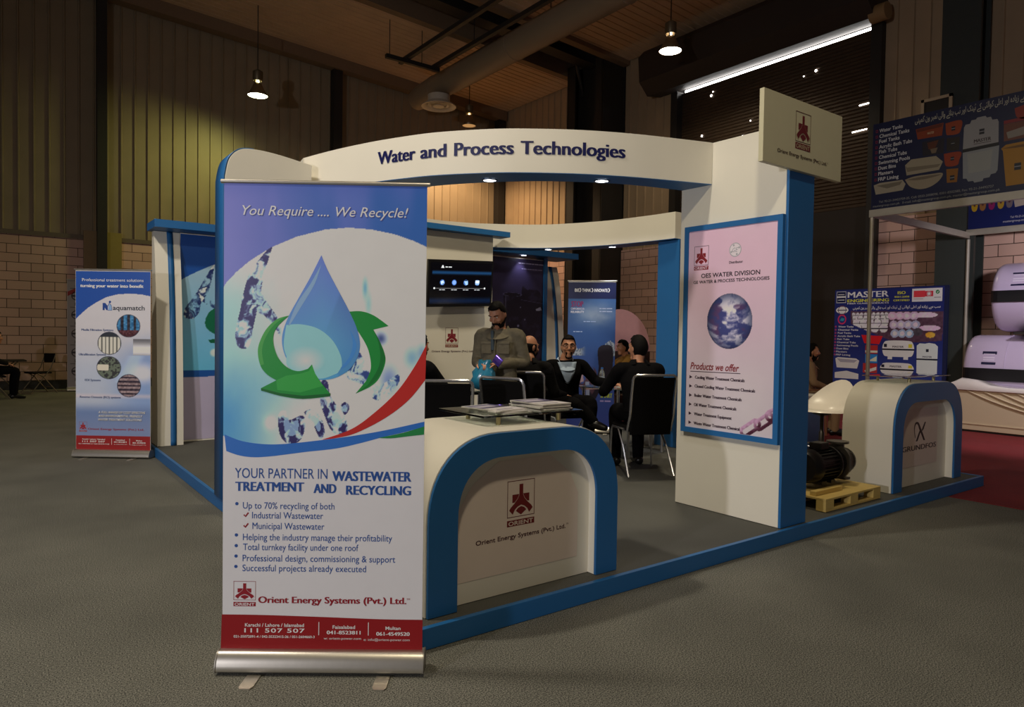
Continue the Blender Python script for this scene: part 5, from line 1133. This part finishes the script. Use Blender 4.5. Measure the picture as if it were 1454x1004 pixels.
def shell_part(c,F,U,Sd,sel,k,nj=22,nk=40):
    """cap of hair or beard: the part of the head surface where sel(s,f,u) holds"""
    mb = MB(); idx = {}
    def g(j,q):
        q %= nk
        if (j,q) not in idx:
            th = pi*j/nj-pi/2; ph = 2*pi*q/nk; kk = k(cos(th)*cos(ph),cos(th)*sin(ph),sin(th)) if callable(k) else k
            idx[(j,q)] = len(mb.v); mb.v.append(tuple(head_pt(c,F,U,Sd,th,ph,kk)))
        return idx[(j,q)]
    for j in range(nj):
        for q in range(nk):
            th = pi*(j+.5)/nj-pi/2; ph = 2*pi*(q+.5)/nk
            if sel(cos(th)*cos(ph),cos(th)*sin(ph),sin(th)): mb.f.append((g(j,q),g(j,q+1),g(j+1,q+1),g(j+1,q)))
    return mb
def hand(mb, w, D, N, T, curl=.5, sc=1.0):
    """w wrist, D along the hand, N out of the palm, T towards the thumb"""
    D = D.normalized(); N = (N-D*N.dot(D)).normalized(); T = (T-D*T.dot(D)-N*T.dot(N)).normalized()
    R = []
    for t,hw,ht in ((-.015,.024,.020),(.02,.031,.018),(.055,.040,.016),(.085,.040,.014),(.097,.034,.010)):
        R.append([w+D*(t*sc)+T*(hw*sc*cos(2*pi*k/14))+N*(ht*sc*sin(2*pi*k/14)) for k in range(14)])
    mb.rings(R)
    for i,(o,l,r) in enumerate(((.029,.070,.0088),(.0098,.080,.0092),(-.0095,.075,.0088),(-.028,.060,.0078))):
        p = w+D*.082*sc+T*o*sc; a = 0; P = [p]; rr = [r]
        for seg,cu in ((.46,.55),(.31,1.0),(.23,.8)):
            a += curl*cu*(1+.12*i); p = p+(D*cos(a)+N*sin(a)+T*(o*.9 if seg == .46 else 0)).normalized()*(l*seg*sc); P.append(p); rr.append(r*(.92 if seg > .3 else .8))
        chain(mb,P,[x*sc for x in rr],9)
    p = w+D*.018*sc+T*.026*sc; q1 = p+(D*.55+T*.75+N*.25).normalized()*.040*sc; q2 = q1+(D*.85+T*.25+N*.35*curl*2).normalized()*.032*sc; q3 = q2+(D*.9-T*.05+N*.5*curl*2).normalized()*.024*sc
    chain(mb,[p,q1,q2,q3],[.013*sc,.0105*sc,.0098*sc,.008*sc],9)
def fuse(mb, name, mat, parent, voxel, smooth=3):
    """one continuous skin over the shapes gathered in mb"""
    o = mb.build(name+'_raw', mat, None, smooth=0)
    r = o.modifiers.new('r','REMESH'); r.mode = 'VOXEL'; r.voxel_size = voxel; r.use_smooth_shade = True
    s = o.modifiers.new('s','SMOOTH'); s.factor = .5; s.iterations = smooth
    bpy.context.view_layer.update()
    me = bpy.data.meshes.new_from_object(o.evaluated_get(bpy.context.evaluated_depsgraph_get()))
    me.name = name; bpy.data.objects.remove(o); me.materials.clear(); me.materials.append(mat)
    me.polygons.foreach_set('use_smooth',[True]*len(me.polygons))
    q = bpy.data.objects.new(name, me); COL.objects.link(q); q.parent = parent; return q
SKIN = M('skin_tan', rgb(196,138,106), .5, noise=.06, scale=20); HAIRB = M('black_hair', rgb(15,11,10), .7, noise=.3, scale=90, spec=.15); SHOE = M('black_shoe', rgb(20,18,18), .35)
EYEW = M('eye_white', rgb(225,220,214), .2, noise=.01); EYED = M('eye_dark', rgb(30,20,16), .15)
def person(label, loc, face, J, cloth, trousers, hair='short', beard=None, glasses=False, shirt=None, headF=(0,-1,0), headU=(0,0,1), collar=True, hem=None, coat_flare=0., voxel=.0075, bald=False, hairmat=None, curl=(.5,.5), palms=None, skin=None, grp=None, lean=None):
    """J: joints in the sitter's frame (faces -y, left hand +x)"""
    t = thing('person', label, 'person', loc, math.atan2(face[0],-face[1]), grp); skin = skin or SKIN
    g = {k: Vc(v) for k,v in J.items()}
    X = Vc((1,0,0)); spine = (g['neck']-g['pelvis']).normalized(); Sx = (g['shL']-g['shR']).normalized(); Fr = Sx.cross(spine).normalized()
    if Fr.y > 0: Fr = -Fr
    HF = Vc(headF).normalized(); HU = (Vc(headU)-HF*Vc(headU).dot(HF)).normalized(); HS = HF.cross(HU)
    def P(a): return g['pelvis'].lerp(g['neck'],a)
    # ---- body
    b = MB(); head(b,g['head'],HF,HU,HS)
    chain(b,[g['neck']-spine*.05, g['neck']+spine*.03, g['head']-HU*.075-HF*.012],[.062,.054,.056],14)
    secs = [(P(0)-spine*.06,X*.15,Fr*.10),(P(.05),X*.165,Fr*.115),(P(.3),X*.145,Fr*.105),(P(.6),Sx*.165,Fr*.115),(P(.82),Sx*.165,Fr*.10),(P(.95),Sx*.11,Fr*.075)]
    torso(b,secs)
    for s in 'LR':
        sh,el,wr = g['sh'+s],g['el'+s],g['wr'+s]
        chain(b,[P(.86)+(sh-P(.86))*.4,sh,sh.lerp(el,.5),el,el.lerp(wr,.35),wr],[.055,.052,.046,.038,.037,.026],12)
        D = (wr-el).normalized() if 'hd'+s not in g else g['hd'+s].normalized(); 
        pn = Vc(palms[s]) if palms and s in palms else Vc((0,0,-1)); th = Vc(palms['t'+s]) if palms and 't'+s in palms else Vc((0,-1,0))
        hand(b,wr+D*.012,D,pn,th,curl[0 if s == 'L' else 1])
        hp,kn,an = g['hip'+s],g['kn'+s],g['an'+s]
        chain(b,[hp,hp.lerp(kn,.5),kn,kn.lerp(an,.35),an],[.085,.075,.056,.054,.036],12)
        toe = g['toe'+s] if 'toe'+s in g else an+Vc((0,-.16,-.05)); chain(b,[an-Vc((0,-.03,.03)),an.lerp(toe,.5)-Vc((0,0,.015)),toe],[.038,.036,.026],10)
    body = fuse(b,'body',skin,t,voxel)
    # ---- eyes
    for s in (-1,1):
        m = MB().ball(g['head']+HS*(s*.031)+HF*.080+HU*.020,(.0125,.010,.008),12,8,(HS,HF,HU)); e = m.build('eye',EYEW,t)
        MB().ball(g['head']+HS*(s*.031)+HF*.0875+HU*.020,(.0055,.0035,.0055),10,6,(HS,HF,HU)).build('iris',EYED,e)
        MB().tube([g['head']+HS*(s*q)+HF*f+HU*u for q,f,u in ((.014,.0975,.040),(.033,.0975,.046),(.056,.078,.040))],[.003,.0045,.002],6).build('eyebrow',hairmat or HAIRB,t)
    hm = hairmat or HAIRB
    def kh(s,f,u): return 1.075+.05*max(0,u)+(.05 if f > .3 and u > .5 else 0)+.02*math.sin(9*s+5*f)
    if bald: sel = lambda s,f,u: (-.62 < u < .30 and f < .28 and (f < -.0 or u > -.25)) 
    else: sel = lambda s,f,u: (u > .60 and f > .30) or (f <= .30 and u > .14+max(0,f+.05)*1.1) or (f < .03 and u > -.10 and abs(s) > .3) or (f < -.2 and u > -.52)
    o = shell_part(g['head'],HF,HU,HS,sel,(1.045 if bald else kh)).build('hair',hm,t,smooth=80); m = o.modifiers.new('t','SOLIDIFY'); m.thickness = .012; m.offset = -.6
    if beard:
        selb = lambda s,f,u: ((u < -.62 and f > -.05) or (u < -.30-.45*max(0,f-.05)**.7 and f > -.05 and abs(s) > .42) or (-.46 < u < -.31 and f > .5 and abs(s) < .40) or (u < -.44 and .26 < abs(s) < .5 and f > .3)) if beard == 'full' else ((u < -.36 and f > .45 and abs(s) < .42 and not (abs(s) < .18 and -.50 < u < -.43)))
        o = shell_part(g['head'],HF,HU,HS,selb,(lambda s,f,u: 1.055+(.10 if u < -.62 and f > .2 else 0)+(.05 if -.46 < u < -.3 and f > .8 else 0)),30,48).build('beard',hm,t,smooth=80); m = o.modifiers.new('t','SOLIDIFY'); m.thickness = .010; m.offset = -.4
    if glasses:
        L = lambda s,f,u: g['head']+HS*s+HF*f+HU*u; gm = MB()
        for s in (-1,1):
            gm.tube([L(s*.034+.025*cos(a)*1.05,.103-.010*abs(cos(a)),.020+.018*sin(a)) for a in np.linspace(0,2*pi,18,endpoint=False)],.003,6,closed=True); gm.tube([L(s*.060,.094,.024),L(s*.080,.03,.022),L(s*.082,-.02,.016)],.0028,6)
        gm.tube([L(-.010,.105,.024),L(0,.109,.027),L(.010,.105,.024)],.0028,6); gm.build('spectacles',BLACKPL,t)
    # ---- clothes
    tr = MB()
    torso(tr,[(P(0)-spine*.07,X*.165,Fr*.115),(P(.04),X*.182,Fr*.132),(P(.22),X*.165,Fr*.122)])
    for s in 'LR':
        hp,kn,an = g['hip'+s],g['kn'+s],g['an'+s]; dn = (an-kn).normalized()
        chain(tr,[hp,hp.lerp(kn,.5),kn,kn.lerp(an,.4),an-dn*.0],[.100,.088,.070,.068,.056],14)
    fuse(tr,'trousers',trousers,t,.011,4)
    ck = MB(); h0 = hem if hem is not None else -.02
    torso(ck,[(P(h0),X*(.188+coat_flare),Fr*(.140+coat_flare)),(P(h0+.12),X*(.178+coat_flare*.6),Fr*(.135+coat_flare*.5)),(P(.35),X*.172,Fr*.132),(P(.6),Sx*.190,Fr*.138),(P(.80),Sx*.190,Fr*.122),(P(.90),Sx*.165,Fr*.10),(P(.965),Sx*.085,Fr*.078)])
    for s in 'LR':
        sh,el,wr = g['sh'+s],g['el'+s],g['wr'+s]; cuff = el.lerp(wr,.94)
        chain(ck,[P(.86)+(sh-P(.86))*.5,sh-Vc((0,0,.004)),sh.lerp(el,.35),sh.lerp(el,.7),el,el.lerp(wr,.35),cuff],[.072,.069,.064,.058,.055,.052,.042],14)
    jk = fuse(ck,'jacket',cloth,t,.0095,3)
    if collar:
        cb = MB(); R = []
        for a in np.linspace(-2.55,2.55,25):
            dr = Fr*cos(a)+Sx*sin(a); c0 = g['neck']-spine*(.035+.05*max(0,cos(a)))+dr*.070; c1 = g['neck']+spine*(.026-.075*max(0,cos(a)))+dr*(.076+.016*max(0,cos(a))); c2 = g['neck']-spine*(.030+.080*max(0,cos(a)))+dr*(.118+.045*max(0,cos(a)))
            R.append([c0,c1,c1+dr*.006,c2])
        cb.rings(R,cap=True).build('collar',cloth if shirt is None else shirt,t,smooth=60)
    if shirt is not None:
        sm = MB(); c = P(.62)+Fr*.120; R = []
        for k in range(11):
            a = k/10.; pos = P(.955-.50*a); wd = .104*(1-a)**.6+.004; fd = .080+.068*min(1,a*1.9)-.010*max(0,a-.6)
            R.append([pos+Sx*(wd*q)+Fr*(fd+.006*(1-q*q)) for q in (-1,-.5,0,.5,1)])
        V = [p for r in R for p in r]; sm.add(V,[(i*5+j,i*5+j+1,i*5+j+6,i*5+j+5) for i in range(10) for j in range(4)]); o = sm.build('shirt_front',shirt,t,smooth=80,solid=.008)
        lp = MB()
        for s in (-1,1):
            R = []
            for k in range(9):
                a = k/8.; pos = P(.965-.48*a); wd = .106*(1-a)**.6+.004; fd = .086+.066*min(1,a*1.9)-.010*max(0,a-.6); w2 = .050*sin(pi*min(1,a*.9+.12))+.010
                R.append([pos+Sx*(s*wd)+Fr*(fd+.010),pos+Sx*(s*(wd+w2))+Fr*(fd+.002),pos+Sx*(s*(wd+w2))+Fr*(fd-.012),pos+Sx*(s*wd)+Fr*(fd-.006)])
            lp.rings(R)
        lp.build('lapels',cloth,t,smooth=50)
    for s in 'LR':
        an = g['an'+s]; toe = g['toe'+s] if 'toe'+s in g else an+Vc((0,-.16,-.05)); sm = MB(); chain(sm,[an-Vc((0,-.045,.035)),an-Vc((0,.01,.022)),an.lerp(toe,.55)-Vc((0,0,.012)),toe],[.044,.048,.044,.033],12)
        lo = 0.004
        sm.v = [(x,y,max(z,lo)) for x,y,z in sm.v]; sm.build('shoe',SHOE,t,smooth=70)
    return t
def standing(k=1.0, **o):
    J = dict(pelvis=(0,0,.90),neck=(0,.01,1.43),head=(0,-.03,1.565),shL=(.185,.01,1.365),shR=(-.185,.01,1.365),elL=(.26,.03,1.10),elR=(-.26,.03,1.10),wrL=(.16,-.18,1.05),wrR=(-.16,-.18,1.05),hipL=(.09,0,.88),hipR=(-.09,0,.88),knL=(.105,-.02,.48),knR=(-.105,-.02,.48),anL=(.11,.02,.075),anR=(-.11,.02,.075))
    J.update(o); return {a:(b[0]*k,b[1]*k,b[2]*k) for a,b in J.items()}
def seated(**o):
    J = dict(pelvis=(0,.055,.59),neck=(0,.02,1.085),head=(0,-.02,1.225),shL=(.185,.03,1.02),shR=(-.185,.03,1.02),elL=(.25,-.02,.78),elR=(-.25,-.02,.78),wrL=(.14,-.22,.70),wrR=(-.14,-.22,.70),hipL=(.09,.03,.58),hipR=(-.09,.03,.58),knL=(.12,-.36,.555),knR=(-.12,-.36,.555),anL=(.12,-.34,.085),anR=(-.12,-.34,.085),toeL=(.13,-.50,.035),toeR=(-.13,-.50,.035))
    J.update(o); return J
BLKSUIT = M('black_suiting', rgb(11,10,12), .9, noise=.2, scale=80, spec=.1); DGREY = M('dark_grey_coat', rgb(24,23,24), .9, noise=.25, scale=70, spec=.15); OLIVE = M('olive_grey_canvas', rgb(118,111,94), .9, noise=.32, scale=26, bump=.4, spec=.2)
NAVYT = M('dark_navy_trousers', rgb(34,40,50), .85, noise=.2, scale=60); SHIRTB = M('pale_blue_shirt', rgb(176,196,218), .75, noise=.05); WSHIRT = M('white_shirt', rgb(226,224,224), .75, noise=.03)
# standing man
J = standing(1.0, head=(-.005,-.055,1.562), elL=(.245,.06,1.115), elR=(-.238,.03,1.10), wrL=(.055,-.225,1.085), wrR=(-.115,-.235,1.075), hdL=(-.75,-.55,.05), hdR=(.62,-.6,.1))
man = person('person standing in an olive-grey jacket with dark beard, holding a blue plastic bag', (2.38,2.62,S), (-.78,-.60), J, OLIVE, NAVYT, beard='full', headF=(-.16,-.80,-.56), hem=-.10, coat_flare=.012, curl=(.75,.8), palms=dict(L=(0,-.25,-1),R=(0,-.25,-1),tL=(0,-1,.25),tR=(0,-1,.25)))
for (x,y,z,w_,h_) in ((.085,-.128,1.245,.055,.06),(-.085,-.128,1.245,.055,.06)):
    MB().box(x-w_,x+w_,y-.012,y+.01,z-h_,z+h_*.8).box(x-w_-.003,x+w_+.003,y-.018,y+.008,z+h_*.5,z+h_*.95).build('chest_pocket',OLIVE,man,smooth=0,bevel=.006)
MB().tube(bez([(0,-.118,1.37),(0,-.150,1.22),(0,-.148,1.05),(0,-.150,.86)],5),.007,6).build('zip_placket',OLIVE,man)
MB().tube(bez([(-.045,-.085,1.40),(-.030,-.130,1.33),(-.020,-.152,1.22)],5),[.016]*11,8).build('scarf_edge',M('blue_grey_scarf',rgb(70,84,96),.85),man)
man.scale = (.965,.965,.965); wp = lambda p: man.matrix_basis @ Vc(p)
bag = thing('plastic_bag','crumpled turquoise plastic bag held by the standing man','bag', tuple(wp((-.045,-.30,.86))), math.atan2(-.78,.60))
R = []
for j,(z,a,b_) in enumerate(((0,.03,.02),(.02,.10,.05),(.08,.125,.065),(.14,.115,.055),(.19,.085,.04),(.225,.06,.028),(.255,.075,.03))):
    R.append([(.85*a*cos(2*pi*k/22)*(1+.16*sin(3*k+j*2))-.25*(.25-z)*.4, b_*sin(2*pi*k/22)*(1+.22*cos(4*k+j)), z+.012*sin(5*k+j)) for k in range(22)])
MB().rings(R).build('bag_film', M('turquoise_film', rgb(40,120,150), .25, noise=.25, scale=22, coat=.3), bag, smooth=75)
pk_ = thing('foil_packet','shiny purple foil packet in the standing man\'s hand','packet', tuple(wp((.065,-.335,1.095))), math.atan2(-.78,.60)); pk_.scale = (.8,.8,.8); pk_.rotation_euler = (radians(20),radians(40),math.atan2(-.78,.60))
MB().rings([[(x*q,y*.012*q2,z) for x,y in ((-.05,-1),(0,-1.3),(.05,-1),(.05,1),(0,1.3),(-.05,1))] for z,q,q2 in ((0,1,.2),(.012,1,.9),(.06,.98,1.3),(.10,1,.8),(.112,1,.2))]).build('foil', M('purple_foil', rgb(110,80,190), .18, .5, noise=.3, scale=30), pk_, smooth=40)
# man in glasses
J = seated(neck=(.0,.03,1.055),head=(.02,-.01,1.195),shL=(.185,.0,.995),shR=(-.185,.05,.985),elL=(.34,-.05,.82),wrL=(.46,-.24,.80),elR=(-.27,.04,.745),wrR=(-.06,-.19,.665),knL=(.15,-.36,.60),knR=(-.05,-.40,.60),anL=(.13,-.33,.085),anR=(.14,-.46,.42),toeR=(.24,-.54,.36),hdL=(.3,-.9,-.05))
person('person in glasses with dark suit jacket and pale blue shirt, seated facing out', (3.66,3.13,S), (-.34,-.94), J, BLKSUIT, BLKSUIT, beard='goatee', glasses=True, shirt=SHIRTB, headF=(-.30,-.95,-.02), curl=(.25,.4), palms=dict(L=(0,.1,-1),tL=(-1,0,0)))
# bald man
J = seated(neck=(-.01,-.03,1.06),head=(.0,-.085,1.195),shL=(.19,-.02,.99),shR=(-.19,-.0,.995),elL=(.26,-.13,.76),wrL=(.10,-.33,.74),elR=(-.26,-.10,.75),wrR=(-.08,-.33,.70))
person('bald seated person in a dark grey coat with his back to the counter', (2.86,2.80,S), (.75,.66), J, DGREY, BLKSUIT, bald=True, beard='full', headF=(-.62,-.77,-.12), hem=-.06, coat_flare=.01)
# man in black, back turned
J = seated(neck=(.0,-.04,1.065),head=(-.01,-.09,1.205),shL=(.195,-.02,1.0),shR=(-.195,-.02,1.0),elL=(.30,-.20,.77),wrL=(.20,-.40,.785),elR=(-.27,-.27,.79),wrR=(-.12,-.32,.98),hdR=(.25,.25,1.0),hdL=(-.4,-.9,-.05))
person('person in a black suit leaning on the glass table with his back turned', (3.645,2.02,S), (.46,.89), J, BLKSUIT, BLKSUIT, headF=(.42,-.90,-.05), curl=(.35,.5), palms=dict(R=(.4,.9,0),tR=(0,1,.1),L=(0,0,-1)))
# half hidden man at the left
J = seated(elL=(.24,-.14,.80),wrL=(.12,-.40,.80),elR=(-.25,-.18,.79),wrR=(-.10,-.42,.80),neck=(0,-.02,1.06),head=(0,-.07,1.20))
person('person in black half hidden behind the big banner, seated at the left glass table', (1.60,2.85,S), (.93,.36), J, BLKSUIT, BLKSUIT, beard='full', headF=(.1,-1,-.05))
# seated man behind, leaning on his hand
MUST = M('mustard_cloth', rgb(150,110,44), .85, noise=.2, scale=30)
J = seated(elR=(-.22,-.28,.82),wrR=(-.08,-.26,1.06),hdR=(.2,.1,1.0),wrL=(.08,-.36,.80),elL=(.25,-.18,.80))
person('person in a mustard shawl seated beyond the table by the pink panel', (7.05,5.55,.007), (-.75,.45), J, MUST, BLKSUIT, headF=(.1,-1,-.15), palms=dict(R=(.3,.9,0),tR=(0,1,0)))
# seated man at the stall
BROWN = M('brown_shalwar', rgb(150,120,88), .85, noise=.12, scale=30)
man2 = person('person in a brown tunic seated in profile right of the blue column', (8.35,2.98,.007), (.62,-.78), seated(), BROWN, BROWN, beard='full', headF=(.05,-1,-.05))
CHB = M('brown_wood', rgb(130,84,56), .5, noise=.2, scale=12)
def plain_chair(label,x,y,fx,fy,mat):
    t = thing('wooden_chair',label,'chair',(x,y,.007),math.atan2(fx,-fy)); MB().box(-.23,.23,-.22,.23,.43,.465).build('seat',mat,t,bevel=.008)
    MB().tube(bez([(-.23,.24,.44),(-.24,.27,.70),(-.22,.29,.84),(0,.30,.90),(.22,.29,.84),(.24,.27,.70),(.23,.24,.44)],5),.018,8).build('back_frame',mat,t); MB().box(-.19,.19,.265,.285,.60,.82).build('backrest',mat,t,smooth=0)
    for s in (-1,1):
        MB().tube([(s*.25,.22,.44),(s*.26,.22,.66),(s*.27,-.12,.68),(s*.25,-.19,.44)],.016,8).build('armrest',mat,t)
        for e in (-.19,.2): MB().tube([(s*.21,e,.429),(s*.22,e*1.1,.012)],.018,8).build('leg',mat,t)
    return t
plain_chair('brown bentwood armchair under the person in the brown tunic',8.35,2.98,.62,-.78,CHB)
plain_chair('dark chair under the person in the mustard shawl',7.05,5.55,-.75,.45,M('dark_wood', rgb(60,42,32), .5))
# figure cut by the left edge of the picture
J = seated(head=(0,-.06,1.205))
person('person cut off by the far left edge of the photo beside the folding table', (-1.46,14.22,0), (.9,.1), J, DGREY, BLKSUIT, headF=(0,-1,-.1))
folding('folding chair under the person cut off by the far left edge',-1.46,14.22,.9,.1,f0)
